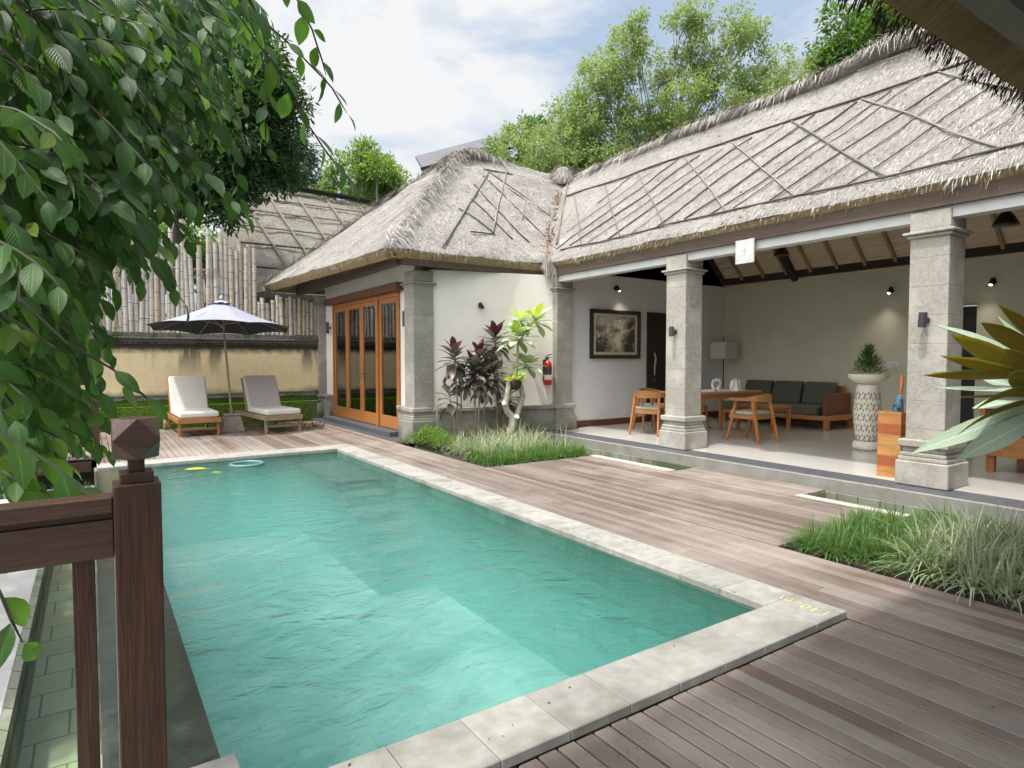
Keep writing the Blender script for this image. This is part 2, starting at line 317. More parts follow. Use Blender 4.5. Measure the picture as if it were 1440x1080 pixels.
def leaf(name, c1, c2, rough=.45, trans=.3, tcol=None, rnd=.35, ribs=False, spec=.4, yel=None):
    m = M_new(name); g = NT(m); a = g.attr(); col = g.mix(a, c1, c2)
    if yel: col = g.mix(g.ramp(g.m('FRACT', g.m('MULTIPLY', a, 13.7)), .9, .97), col, yel)
    hs = g.n('ShaderNodeHueSaturation'); g.l(g.ramp(g.m('FRACT', g.m('MULTIPLY', a, 37.3)), 0, 1, 1-rnd, 1+rnd), hs.inputs['Value']); g.l(col, hs.inputs['Color']); col = hs.outputs[0]
    nrm = None
    if ribs:
        tcn = g.n('ShaderNodeTexCoord'); sx = g.n('ShaderNodeSeparateXYZ'); g.l(tcn.outputs['UV'], sx.inputs[0])
        u_ = g.m('ABSOLUTE', sx.outputs[0]); ph = g.m('SINE', g.m('ADD', g.m('MULTIPLY', sx.outputs[1], 75), g.m('MULTIPLY', u_, -22)))
        rib = g.ramp(u_, .0, .12, 1, 0); h = g.m('ADD', ph, g.m('MULTIPLY', rib, -3)); nrm = g.bump(h, .2, .002)
        col = g.mix(g.m('MULTIPLY', rib, .35), col, tuple(min(1, t*2.2+.03) for t in c2)); col = g.mix(g.ramp(ph, .6, 1, 0, .10), col, tuple(t*.5 for t in c1))
    t = None
    if tcol: t = g.mix(a, tcol, tuple(x*.8 for x in tcol))
    g.bsdf(col, rough, nrm, spec=spec, trans=trans, tcol=t); return m
MT['vine'] = leaf('creeper_leaf', (.017, .048, .017), (.045, .105, .028), .42, .32, (.18, .40, .04), .4, True, .25, yel=(.16, .22, .04))
MT['dark_leaf'] = leaf('mango_leaf', (.020, .048, .018), (.045, .09, .03), .4, .25, (.10, .22, .03))
MT['lime_leaf'] = leaf('bright_green_leaf', (.11, .20, .035), (.17, .29, .05), .5, .35, (.30, .48, .06))
MT['airy_leaf'] = leaf('pale_green_leaf', (.17, .25, .08), (.25, .34, .13), .5, .42, (.42, .54, .15))
MT['mid_leaf'] = leaf('mid_green_leaf', (.07, .15, .03), (.13, .23, .045), .5, .35, (.22, .40, .05))
MT['hazy_leaf'] = leaf('haze_tinted_leaf', (.09, .14, .09), (.13, .18, .12), .6, .3)  # distance haze put into the leaf colour
MT['grass_green'] = leaf('mondo_grass', (.06, .14, .03), (.16, .28, .085), .45, .35, (.2, .36, .06))
MT['grass_var'] = leaf('variegated_grass', (.54, .55, .43), (.18, .27, .11), .45, .35, (.5, .55, .3), .2)
MT['fern'] = leaf('potted_fern_leaf', (.07, .15, .03), (.12, .22, .05), .5, .3)
MT['cordyline'] = leaf('cordyline_green_purple', (.17, .20, .14), (.15, .10, .10), .35, .2, None, .3)
MT['cordy_red'] = leaf('cordyline_red', (.11, .022, .03), (.06, .03, .035), .35, .15, (.2, .03, .045), .3)
MT['plum_top'] = leaf('plumeria_leaf', (.46, .56, .38), (.58, .66, .50), .35, .35, (.5, .68, .12), .12, False)
MT['plum_young'] = leaf('young_plumeria_leaf', (.42, .55, .06), (.50, .60, .10), .35, .4, (.6, .75, .06), .1)
MT['big_top'] = leaf('long_leaf_upper_side', (.34, .46, .33), (.42, .52, .40), .3, .15, (.3, .4, .04), .12, True)
MT['big_green'] = leaf('long_leaf_green', (.12, .25, .03), (.16, .30, .04), .3, .3, (.3, .5, .03), .12, True)
MT['big_under'] = leaf('long_leaf_under_side', (.36, .27, .03), (.27, .16, .025), .45, .42, (.62, .42, .02), .15, True)
MT['dry_leaf'] = simple('dry_leaf', (.36, .22, .10), (.25, .14, .06), 20, .8, .2, rnd=.4)
MT['yellow_leaf'] = simple('yellow_fallen_leaf', (.75, .52, .03), rough=.6)
MT['blue_fabric'] = simple('teal_umbrella_fabric', (.07, .16, .21), (.05, .11, .15), 20, .8, .2)
MT['orange_grip'] = simple('orange_bamboo_grip', (.50, .17, .07), (.38, .12, .05), 20, .5, .1)
m = M_new('striped_reclaimed_wood'); g = NT(m); x, y, z = g.xyz(); f = g.noise(4, (1, 1, 8), 5); wn = g.n('ShaderNodeTexWhiteNoise', noise_dimensions='1D'); g.l(g.m('FLOOR', g.m('MULTIPLY', z, 8.5)), wn.inputs['W'])
col = g.mix(g.ramp(wn.outputs[0], .3, .7), (.36, .10, .035), (.50, .27, .09)); col = g.mix(g.ramp(f, .4, .7, 0, .6), col, (.22, .07, .03)); g.bsdf(col, .4); MT['striped'] = m
m = M_new('sepia_landscape_print'); g = NT(m); f = g.noise(9, detail=12, rough=.85, dist=.6); x, y, z = g.xyz()
f2 = g.noise(1.6, (1, 1, 1.6), 5, dist=1); k = g.m('ADD', f, g.m('MULTIPLY', g.m('SUBTRACT', f2, .5), .9)); k = g.m('ADD', k, g.ramp(z, -.1, .4, -.05, .14)); k = g.m('SUBTRACT', k, g.m('MULTIPLY', g.ramp(g.m('ABSOLUTE', g.m('ADD', x, .05)), .12, .42), .16))
col = g.mix(g.ramp(k, .42, .66), (.045, .037, .03), (.62, .55, .44)); g.bsdf(col, .5); MT['print'] = m
MT['lamp_on'] = None
m = M_new('lit_bulb'); g = NT(m); e = g.n('ShaderNodeEmission'); e.inputs[0].default_value = (1, .93, .8, 1); e.inputs[1].default_value = 6; o = g.n('ShaderNodeOutputMaterial'); g.l(e.outputs[0], o.inputs[0]); MT['lamp_on'] = m

# ------------------------------------------------------------------ helpers
def tag(o, label=None, cat=None, group=None, kind=None):
    if label: o['label'] = label
    if cat: o['category'] = cat
    if group: o['group'] = group
    if kind: o['kind'] = kind
    return o
def empty(name, loc, rz=0, label=None, cat=None, group=None):
    o = bpy.data.objects.new(name, None); C.objects.link(o); o.location = loc; o.rotation_euler = (0, 0, rz); o.empty_display_size = .2
    return tag(o, label, cat, group)
def origin(o):
    v = Vector((0, 0, 0))
    while o is not None: v += Vector(o.location); o = o.parent
    return v
def nzf(x, y, z=0): return noise.noise(Vector((x, y, z)))
class MB:
    def __init__(s): s.v = []; s.f = []; s.r = []; s.uv = []; s.mi = []; s.hasuv = False; s.cr = .5; s.m = 0
    def face(s, idx, uv=None):
        s.f.append(idx); s.r.append(s.cr); s.mi.append(s.m); s.uv.append(uv)
        if uv: s.hasuv = True
    def add(s, pts): n = len(s.v); s.v += [tuple(p) for p in pts]; return n
    def box(s, x0, x1, y0, y1, z0, z1):
        if x0 > x1: x0, x1 = x1, x0
        if y0 > y1: y0, y1 = y1, y0
        if z0 > z1: z0, z1 = z1, z0
        n = s.add([(x0, y0, z0), (x1, y0, z0), (x1, y1, z0), (x0, y1, z0), (x0, y0, z1), (x1, y0, z1), (x1, y1, z1), (x0, y1, z1)])
        for q in ((0, 3, 2, 1), (4, 5, 6, 7), (0, 1, 5, 4), (1, 2, 6, 5), (2, 3, 7, 6), (3, 0, 4, 7)): s.face([n+i for i in q])
        return s
    def hexa(s, p):      # 4 bottom, 4 top
        n = s.add(p)
        for q in ((0, 3, 2, 1), (4, 5, 6, 7), (0, 1, 5, 4), (1, 2, 6, 5), (2, 3, 7, 6), (3, 0, 4, 7)): s.face([n+i for i in q])
        return s
    def bar(s, a, b, w, h, up=(0, 0, 1), w2=None, h2=None):
        a = Vector(a); b = Vector(b); d = (b-a).normalized(); up = Vector(up)
        if abs(d.dot(up)) > .98: up = Vector((1, 0, 0))
        x = d.cross(up).normalized(); y = x.cross(d).normalized(); w2 = w2 or w; h2 = h2 or h
        p = [a-x*w/2-y*h/2, a+x*w/2-y*h/2, a+x*w/2+y*h/2, a-x*w/2+y*h/2, b-x*w2/2-y*h2/2, b+x*w2/2-y*h2/2, b+x*w2/2+y*h2/2, b-x*w2/2+y*h2/2]
        return s.hexa(p)
    def tube(s, pts, rad, n=8, cap=True):
        pts = [Vector(p) for p in pts]
        if isinstance(rad, (int, float)): rad = [rad]*len(pts)
        base = []; px = None
        for i, p in enumerate(pts):
            d = (pts[min(i+1, len(pts)-1)]-pts[max(i-1, 0)]).normalized()
            if px is None: px = d.orthogonal().normalized()
            else: px = (px-d*px.dot(d)).normalized()
            y = d.cross(px); base.append(s.add([p+px*math.cos(2*math.pi*k/n)*rad[i]+y*math.sin(2*math.pi*k/n)*rad[i] for k in range(n)]))
        for i in range(len(pts)-1):
            for k in range(n): s.face([base[i]+k, base[i]+(k+1) % n, base[i+1]+(k+1) % n, base[i+1]+k])
        if cap: s.face([base[0]+k for k in range(n)][::-1]); s.face([base[-1]+k for k in range(n)])
        return s
    def lathe(s, prof, c=(0, 0, 0), n=32):
        base = [s.add([(c[0]+r*math.cos(2*math.pi*k/n), c[1]+r*math.sin(2*math.pi*k/n), c[2]+z) for k in range(n)]) for r, z in prof]
        for i in range(len(prof)-1):
            for k in range(n): s.face([base[i]+k, base[i]+(k+1) % n, base[i+1]+(k+1) % n, base[i+1]+k])
        s.face([base[0]+k for k in range(n)][::-1]); s.face([base[-1]+k for k in range(n)]); return s
    def prism(s, pts, z0, z1):
        n = len(pts); a = s.add([(x, y, z0) for x, y in pts]); b = s.add([(x, y, z1) for x, y in pts])
        s.face([a+i for i in range(n)][::-1]); s.face([b+i for i in range(n)])
        for i in range(n): s.face([a+i, a+(i+1) % n, b+(i+1) % n, b+i])
        return s
    def blade(s, p, d, L, w, up=(0, 0, 1), droop=.3, seg=3, side=None):   # grass / straw blade, flat ribbon that bends
        p = Vector(p); d = Vector(d).normalized(); x = Vector(side) if side is not None else d.cross(Vector(up))
        if x.length < 1e-3: x = Vector((1, 0, 0))
        x.normalize(); n0 = None; q = p.copy(); dd = d.copy()
        for i in range(seg+1):
            t = i/seg; ww = w*(1-t**1.6)*.5+w*.04
            n = s.add([q-x*ww, q+x*ww])
            if n0 is not None: s.face([n0, n0+1, n+1, n])
            n0 = n; dd = (dd+Vector((0, 0, -droop/seg*(.5+t)))).normalized(); q = q+dd*(L/seg)
        return s
    def leaf(s, p, d, nrm, L, w, fold=.25, curl=.25, seg=4, m=None, peak=.42, tip=1.0, gap=0):
        p = Vector(p); d = Vector(d).normalized(); nrm = Vector(nrm); x = d.cross(nrm)
        if x.length < 1e-3: x = d.orthogonal()
        x.normalize(); nrm = x.cross(d).normalized(); prev = None; q = p.copy(); dd = d.copy(); nn = nrm.copy()
        for i in range(seg+1):
            t = i/seg
            ww = w*.5*(math.sin(math.pi*min(1, t/peak*.5)) if t < peak else math.cos(math.pi*.5*((t-peak)/(1-peak))**1.25))
            if i == 0: ww = w*.02
            if i == seg: ww = w*.01
            o = nn*gap
            n = s.add([q-x*ww+nn*ww*fold+o, q+o, q+x*ww+nn*ww*fold+o])
            if prev is not None:
                t0 = (i-1)/seg
                s.face([prev, prev+1, n+1, n], [(-1, t0), (0, t0), (0, t), (-1, t)]); s.face([prev+1, prev+2, n+2, n+1], [(0, t0), (1, t0), (1, t), (0, t)])
            prev = n; a = -curl/seg; dd2 = (dd*math.cos(a)+nn*math.sin(a)).normalized(); nn = (nn*math.cos(a)-dd*math.sin(a)).normalized(); dd = dd2
            q = q+dd*(L/seg)
        return s
    def build(s, name, mat, parent=None, smooth=False, bevel=0, seg=2):
        off = origin(parent) if parent is not None else Vector((0, 0, 0))
        me = bpy.data.meshes.new(name); me.from_pydata([(x-off.x, y-off.y, z-off.z) for x, y, z in s.v], [], s.f)
        mats = mat if isinstance(mat, (list, tuple)) else [mat]
        for q in mats: me.materials.append(q)
        if len(mats) > 1: me.polygons.foreach_set('material_index', s.mi)
        a = me.attributes.new('rnd', 'FLOAT', 'FACE'); a.data.foreach_set('value', s.r)
        if s.hasuv:
            ul = me.uv_layers.new(name='UVMap'); fl = []
            for f, u in zip(s.f, s.uv):
                for k in range(len(f)): fl += list(u[k]) if u else [0, 0]
            ul.data.foreach_set('uv', fl)
        if smooth: me.polygons.foreach_set('use_smooth', [True]*len(me.polygons))
        me.update(); me.validate()
        o = bpy.data.objects.new(name, me); C.objects.link(o)
        if parent is not None: o.parent = parent
        if bevel:
            b = o.modifiers.new('bevel', 'BEVEL'); b.width = bevel; b.segments = seg; b.limit_method = 'ANGLE'; b.angle_limit = R(40)
            try: b.harden_normals = False
            except Exception: pass
        return o
def part(name, mat, parent, fn, **k):
    b = MB(); fn(b); return b.build(name, mat, parent, **k)
def copy_tree(o, parent=None):
    c = o.copy(); C.objects.link(c); c.parent = parent
    for ch in list(o.children): copy_tree(ch, c)
    return c
# ------------------------------------------------------------------ the setting
def struct(name, b, mat, **k): return tag(b.build(name, mat, **k), kind='structure')
b = MB()
gx = [-400, -60, -3.2, .0, 20, 60, 400]; gy = [-400, -40, -6, 24, 60, 400]
b.box(-400, 400, 15.2, 400, -1.2, -.5); b.box(-400, -3.2, -400, 15.2, -1.2, -.5); b.box(-3.2, 400, -400, -6, -1.2, -.5); b.box(12.6, 400, -6, 15.2, -1.2, -.5)
b.box(-3.2, 12.6, -6, 15.2, -1.9, -1.75)
struct('ground', b, MT['ground'])
PITCH = .0875
def planks(b, x0, x1, y0, y1, z=-.04, cut=None):
    k = 0; x = x0
    while x < x1-.02:
        yy = y0-random.uniform(0, .01); w = min(PITCH, x1-x)
        ylim = y1
        while yy < ylim-.01:
            L = random.uniform(2.1, 3.4); ye = min(ylim, yy+L)
            if ylim-ye < .5: ye = ylim
            b.cr = random.random(); dz = random.uniform(-.0035, .0015)
            b.box(x+random.uniform(.002, .0055), x+w-random.uniform(.002, .006), yy+.0015, ye-.0015, z-.028+dz, z+dz)
            yy = ye
        x += w; k += 1
b = MB()
planks(b, 3.405, 4.30, -2.5, 6.88)                       # beside the pool
planks(b, 3.405, 4.25, 6.88, 9.805)
planks(b, 4.30, 6.0, 2.75, 6.88)
planks(b, -.2, 3.405, -2.5, 1.745)
planks(b, 4.30, 9.0, -2.5, .9)
planks(b, .03, 4.55, 9.81, 14.3)
planks(b, -3.0, .03, 10.75, 14.3)
planks(b, 6.0, 6.59, 3.66, 5.35)
deck = struct('deck', b, MT['deck'], bevel=.0035, seg=1)
b = MB(); b.box(3.41, 6.0, 2.7, 6.9, -.2, -.085); b.box(3.41, 4.35, -2.6, 9.8, -.2, -.087); b.box(-.2, 9, -2.6, .95, -.2, -.089); b.box(-.1, 3.4, .9, 1.74, -.2, -.088); b.box(.03, 4.6, 9.82, 14.4, -.2, -.086); b.box(-3, .03, 10.76, 14.4, -.2, -.0865); b.box(6.01, 6.58, 3.67, 5.34, -.2, -.088)
struct('deck_underlay', b, MT['deck_gap'])
b = MB()                                                   # screw heads in the near boards
for i in range(-4, 38):
    for j in range(-1, 10):
        x0_ = 3.405+PITCH*(i-30) if False else (-.2+PITCH*(i+18) if i < 24 else 3.405+PITCH*(i-24)); y0_ = .2+.46*j
        if x0_ < .9 or x0_ > 4.25 or (x0_ < 3.4 and y0_ > 1.7): continue
        for dx in (.022, .066):
            n_ = b.add([(x0_+dx+.0028*math.cos(q*math.pi/3), y0_+random.uniform(-.006, .006)+.0028*math.sin(q*math.pi/3), -.0375) for q in range(6)]); b.face([n_+q for q in range(6)])
struct('deck_screws', b, MT['coping_stain'])
# channel edging and bed borders
b = MB(); b.box(6.0, 6.13, 5.352, 6.86, -.5, -.032); b.box(6.005, 6.128, 2.6, 3.656, -.5, -.033); struct('channel_edging', b, MT['edging'])
b = MB(); b.box(6.13, 6.6, 5.36, 9.25, -.62, -.5); b.box(6.13, 6.6, -2.5, 3.65, -.62, -.5); b.box(6.13, 6.6, 5.34, 5.36, -.62, -.07); b.box(6.13, 6.6, 3.65, 3.67, -.62, -.07)
b.box(6.59, 6.62, -2.5, 9.25, -.62, -.062); struct('channel_lining', b, MT['mossblock'])
b = MB(); b.box(6.131, 6.589, 5.361, 9.24, -.5, -.24); b.box(6.131, 6.589, -2.49, 3.649, -.5, -.24); struct('channel_water', b, MT['chanwater'])
b = MB(); b.box(4.31, 6.12, 6.87, 9.24, -.5, -.06); struct('planting_soil', b, MT['soil'])
b = MB(); b.box(4.40, 6.0, .95, 2.74, -.5, -.06); struct('planting_soil', b, MT['soil'])
b = MB(); b.box(4.256, 4.56, 9.82, 15, -.2, -.030); struct('door_threshold_pavement', b, MT['darkstone'])
# pool ---------------------------------------------------
b = MB()
def coptiles(b, xs, ys, z0=-.045, z1=0):
    for i in range(len(xs)-1):
        for j in range(len(ys)-1):
            b.cr = random.random(); g_ = .0012
            b.box(xs[i]+g_, xs[i+1]-g_, ys[j]+g_, ys[j+1]-g_, z0, z1-random.uniform(0, .001))
xr = [.39, .84, 1.14, 1.45, 1.76, 2.05, 2.35, 2.65, 3.1]
yr = [2.05+.30625*i for i in range(25)]
coptiles(b, [3.10, 3.40], [1.75]+yr+[9.8])
coptiles(b, xr, [1.75, 2.05])
coptiles(b, [.03, .35]+[.35+.55*i for i in range(1, 5)]+[3.1], [9.4, 9.8])
coptiles(b, [.03, .39], [1.75, 2.31])
struct('pool_coping', b, MT['coping'], bevel=.004, seg=1)
b = MB(); b.box(3.10+.0, 3.38, 1.8, 9.75, -1.6, -.046); b.box(.4, 3.1, 1.77, 2.05, -1.6, -.047); b.box(.045, 3.1, 9.4, 9.78, -1.6, -.0465); b.box(.36, .4, 1.77, 2.3, -1.6, -.048)
struct('pool_wall', b, MT['pooltile'])
b = MB(); b.box(.3, 3.12, 2.0, 9.45, -1.35, -1.15); struct('pool_floor', b, MT['poolfloor'])
b = MB(); b.box(.0, .35, 2.312, 9.398, -1.6, -.036); struct('infinity_edge', b, MT['wetstone'], bevel=.006)
b = MB()                                                    # sunken steps along the right wall
for i in range(5):
    y1 = 9.39-(.0 if i == 0 else 1.75+.36*(i-1)); y0 = 9.39-(1.75+.36*i); b.box(2.50, 3.095, y0, y1, -1.2, -.17-.13*i)
struct('pool_steps', b, MT['stepstone'], bevel=.012)
b = MB(); nx, ny = 2, 2; b.box(.351, 3.099, 2.051, 9.399, -1.20, -.055); pw = struct('pool_water', b, MT['water'])
b = MB(); b.box(.02, .349, 2.313, 9.397, -.0359, -.0335); struct('overflow_water', b, MT['chanwater'])
# lower overflow channel on the left
b = MB(); b.box(-.36, .01, .5, 9.75, -.86, -.72); struct('channel_floor', b, MT['chanfloor'])
b = MB(); b.box(-.40, -.36, .5, 9.78, -.86, -.352); b.box(.0, .03, 1.0, 2.311, -.86, -.05); b.box(.0, .03, 9.399, 9.8, -.86, -.05); b.box(-.36, 0, 9.75, 9.79, -.86, -.40); struct('channel_wall', b, MT['mossblock'])
b = MB(); b.box(-.359, -.001, .5, 9.748, -.70, -.44); struct('overflow_channel_water', b, MT['chanwater'])
b = MB()
y = -1.0
while y < 9.8:
    b.box(-1.15, -.401, y+.002, min(9.9, y+.9)-.002, -.5, -.35); b.box(-3.2, -1.154, y+.302, min(9.9, y+1.2)-.002, -.5, -.351); y += .9
struct('paving', b, MT['paving'], bevel=.004, seg=1)
b = MB(); b.box(-3.2, .02, 9.92, 10.74, -.9, -.52); struct('garden_soil', b, MT['soil'])
# depth marking painted on the corner tile
fc = bpy.data.curves.new('marking', 'FONT'); fc.body = '140cm'; fc.size = .105; fc.extrude = .0008; fc.space_character = 1.12
fo = bpy.data.objects.new('marking', fc); C.objects.link(fo); bpy.context.view_layer.update()
me = bpy.data.meshes.new_from_object(fo); bpy.data.objects.remove(fo); me.materials.append(MT['yellow'])
o = bpy.data.objects.new('painted_marking', me); C.objects.link(o); o.location = (3.30, 1.765, .0012); o.rotation_euler = (0, 0, R(90))
tag(o, 'pale yellow painted depth lettering on the pool corner tile', 'marking')

# ------------------------------------------------------------------ thatch helpers
def sheet(b, e0, e1, r1, r0, step=.065, amp=.035, flare=0, off=0, seed=0, uvs=None, rimdown=None):
    """grid over the slope e0-e1 (eave) to r0-r1 (ridge) with a lumpy surface"""
    e0, e1, r1, r0 = map(Vector, (e0, e1, r1, r0)); nrm = ((e1-e0).cross(r0-e0)).normalized()
    if nrm.z < 0: nrm = -nrm
    nu = max(2, int(max((e1-e0).length, (r1-r0).length)/step)); nv = max(2, int(((r0-e0).length+(r1-e1).length)/2/step))
    ax = (e1-e0).normalized(); ay = nrm.cross(ax); base = len(b.v); uv = []
    for j in range(nv+1):
        t = j/nv
        for i in range(nu+1):
            s_ = i/nu; p = (e0.lerp(e1, s_)).lerp(r0.lerp(r1, s_), t)
            h = amp*(nzf(p.x*1.1+seed, p.y*1.1, p.z)*1.2+nzf(p.x*4, p.y*4+seed, p.z*3)*.5) + amp*.25*nzf(p.x*14, p.y*14, p.z*9)
            q = p+nrm*(h+off)
            if j == 0: q = q-nrm*.02+Vector((0, 0, -.02*abs(nzf(p.x*9, p.y*9))))
            b.v.append(tuple(q)); d = p-e0; uv.append((d.dot(ax), d.dot(ay)))
    for j in range(nv):
        for i in range(nu):
            a = j*(nu+1)+i; q = [a, a+1, a+nu+2, a+nu+1]; b.face([base+k for k in q], [uv[k] for k in q])
    return nrm, ax, ay, nu
def roof_slope(parent, name, e0, e1, r1, r0, mats=('thatch', 'under'), amp=.035, seed=0, thick=.2, fringe=True, straw=0, batt=None, frm='straw'):
    b = MB(); b.m = 0
    nrm, ax, ay, nu = sheet(b, e0, e1, r1, r0, amp=amp, seed=seed)
    # underside and cut eave face
    E0, E1, R1, R0 = map(Vector, (e0, e1, r1, r0)); dn = -nrm*thick; b.m = 1
    b2 = len(b.v); n2 = 40
    for t in (0, 1):
        for i in range(n2+1):
            s_ = i/n2; p = E0.lerp(E1, s_).lerp(R0.lerp(R1, s_), t)+dn; b.v.append(tuple(p))
    W_ = (E1-E0).length; Hh = (R0-E0).length
    for i in range(n2): q = [b2+i, b2+i+1, b2+n2+2+i, b2+n2+1+i]; b.face(q, [(i/n2*W_, 0), ((i+1)/n2*W_, 0), ((i+1)/n2*W_, Hh), (i/n2*W_, Hh)])
    b3 = len(b.v)
    for i in range(n2+1): s_ = i/n2; p = E0.lerp(E1, s_); b.v += [tuple(p-nrm*.02), tuple(p+dn)]
    for i in range(n2): b.face([b3+2*i, b3+2*i+2, b3+2*i+3, b3+2*i+1], [(i/n2*W_, 0), ((i+1)/n2*W_, 0), ((i+1)/n2*W_, .3), (i/n2*W_, .3)])
    o = b.build(name, [MT[m_] for m_ in mats], parent, smooth=True)
    down = -ay if ay.z > 0 else ay
    if fringe:
        f = MB(); f2 = MB()
        nn = int(W_*150)
        for k in range(nn):
            s_ = random.random(); p = E0.lerp(E1, s_); dpt = random.random(); g = f if dpt < .42 else f2
            clump = .5+.9*max(0, nzf(p.x*3.1, p.y*3.1, 5)+.35)
            g.cr = random.random(); q = p+dn*dpt*.95+ay*random.uniform(0, .06)*(1 if ay.z > 0 else -1)
            d = down*.8+Vector((0, 0, -.55))+ax*random.uniform(-.25, .25)
            g.blade(q, d, random.uniform(.05, .11)*clump, random.uniform(.005, .011), up=nrm, droop=.35, seg=2)
        f.build('eave_straw', MT[frm], parent); f2.build('eave_straw_under', MT['straw_warm'], parent)
    if straw:
        g = MB()
        area = W_*Hh
        for k in range(int(area*straw)):
            s_ = random.random(); t = random.uniform(.0, 1); p = E0.lerp(E1, s_).lerp(R0.lerp(R1, s_), t)
            h = amp*(nzf(p.x*1.1+seed, p.y*1.1, p.z)*1.2+nzf(p.x*4, p.y*4+seed, p.z*3)*.5)+amp*.25*nzf(p.x*14, p.y*14, p.z*9)
            g.cr = random.random(); d = down+ax*random.gauss(0, .28)+nrm*random.uniform(-.02, .10)
            g.blade(p+nrm*(h+.006), d, random.uniform(.06, .16), random.uniform(.003, .007), up=nrm, droop=.12, seg=2)
        g.build('loose_straw', MT[frm], parent)
    return nrm, ax, ay
def ridge_roll(parent, pts, r=.24, mat='thatch_ridge', strands=700, name='ridge', drape=.45):
    """shaggy roll along the ridge: a lumpy tube with strands falling to both sides"""
    b = MB(); P_ = [Vector(p) for p in pts]; dense = []
    for i in range(len(P_)-1):
        k = max(2, int((P_[i+1]-P_[i]).length/.12))
        for j in range(k): dense.append(P_[i].lerp(P_[i+1], j/k))
    dense.append(P_[-1]); n = 14; rings = []; L = 0
    for i, p in enumerate(dense):
        d = (dense[min(i+1, len(dense)-1)]-dense[max(0, i-1)]).normalized(); x = Vector((d.y, -d.x, 0)).normalized(); base = len(b.v); hump = .12*nzf(p.x*.9, p.y*.9, 3)
        for k in range(n):
            a = math.pi*(-.42+1.84*k/(n-1)); rr = r*(1+.35*nzf(p.x*3+k*.3, p.y*3, k*.8)+.15*nzf(p.x*11, p.y*11, k))
            b.v.append(tuple(p+x*math.cos(a)*rr*1.45+Vector((0, 0, math.sin(a)*rr*.9+hump*.7-.07))))
        rings.append(base)
    for i in range(len(rings)-1):
        for k in range(n-1): b.face([rings[i]+k, rings[i]+k+1, rings[i+1]+k+1, rings[i+1]+k], [(i*.12, k*.12), (i*.12, k*.12+.12), (i*.12+.12, k*.12+.12), (i*.12+.12, k*.12)])
    o = b.build(name, MT[mat], parent, smooth=True)
    g = MB()
    for k in range(strands):
        i = random.randrange(len(dense)-1); p = dense[i].lerp(dense[i+1], random.random()); d = (dense[i+1]-dense[i]).normalized(); x = Vector((d.y, -d.x, 0)).normalized()*random.choice((-1, 1))
        cl_ = nzf(p.x*2, p.y*2, 9)
        a = random.uniform(.0, 1.3); q = p+x*math.sin(a)*r*1.45+Vector((0, 0, math.cos(a)*r*.92+.085*nzf(p.x*.9, p.y*.9, 3)-.05)); g.cr = random.random()
        g.blade(q, x*.8+Vector((0, 0, .3-a*.75))+d*(random.gauss(0, .35)+cl_*1.4), random.uniform(.18, drape), random.uniform(.006, .013), up=Vector((0, 0, 1)), droop=1.0, seg=3)
    g.build('ridge_straw', MT['straw'], o); return o

# ------------------------------------------------------------------ the villa
V = empty('villa', (7.2, 9.4, 0), 0, 'open-fronted villa with grey stone pillars under a lattice-bound thatched roof beside the pool', 'villa')
EZ = 3.12
roof_slope(V, 'roof', (6.9, -4.5, EZ), (6.9, 9.15, EZ), (9.5, 11.75, 5.7), (9.5, -4.5, 5.7), seed=3, straw=520, thick=.2)
roof_slope(V, 'roof', (3.85, 9.15, EZ), (6.9, 9.15, EZ), (9.5, 11.75, 5.7), (6.9, 12.2, 6.0), seed=9, straw=620, amp=.05)
roof_slope(V, 'roof', (3.4, 15.6, EZ), (3.85, 9.15, EZ), (6.9, 12.2, 6.0), (6.9, 12.2, 6.0), seed=14, straw=420, amp=.05)
roof_slope(V, 'roof', (12.2, 15.5, EZ), (3.4, 15.6, EZ), (6.9, 12.2, 6.0), (9.5, 12.2, 5.75), seed=20, fringe=False)
roof_slope(V, 'roof', (12.1, 15.5, EZ), (12.1, -4.5, EZ), (9.5, -4.5, 5.7), (9.5, 12.2, 5.75), seed=24, fringe=False, mats=('thatch', 'reed'))
ridge_roll(V, [(9.5, -4.4, 5.68), (9.5, 1.8, 5.72), (9.5, 3.4, 5.74), (9.48, 4.3, 5.80), (9.45, 5.4, 5.66), (9.5, 8, 5.66), (9.5, 10.6, 5.6), (9.55, 11.7, 5.5)], .15, strands=5200)
ridge_roll(V, [(6.25, 11.7, 5.35), (6.55, 11.95, 5.72), (6.85, 12.1, 5.9), (7.3, 12.15, 5.96), (8.2, 12.1, 5.72), (8.9, 12.0, 5.62), (9.45, 11.7, 5.72)], .15, strands=1800)
# the twisted thatch peak where the two ridges meet
b = MB(); b.lathe([(.30, 0), (.27, .16), (.20, .30), (.11, .40), (.02, .44)], (9.25, 11.55, 5.42), 14); pk = b.build('thatch_peak', MT['thatch_ridge'], V, smooth=True)
g = MB()
for k in range(420):
    a = random.uniform(0, 6.28); h = random.uniform(.05, .42); r_ = .3-.6*h*.75
    g.cr = random.random(); g.blade((9.25+math.cos(a)*r_, 11.55+math.sin(a)*r_, 5.45+h), (math.cos(a), math.sin(a), random.uniform(-.4, .5)), random.uniform(.15, .3), .01, droop=1.4)
g.build('peak_straw', MT['straw'], pk)
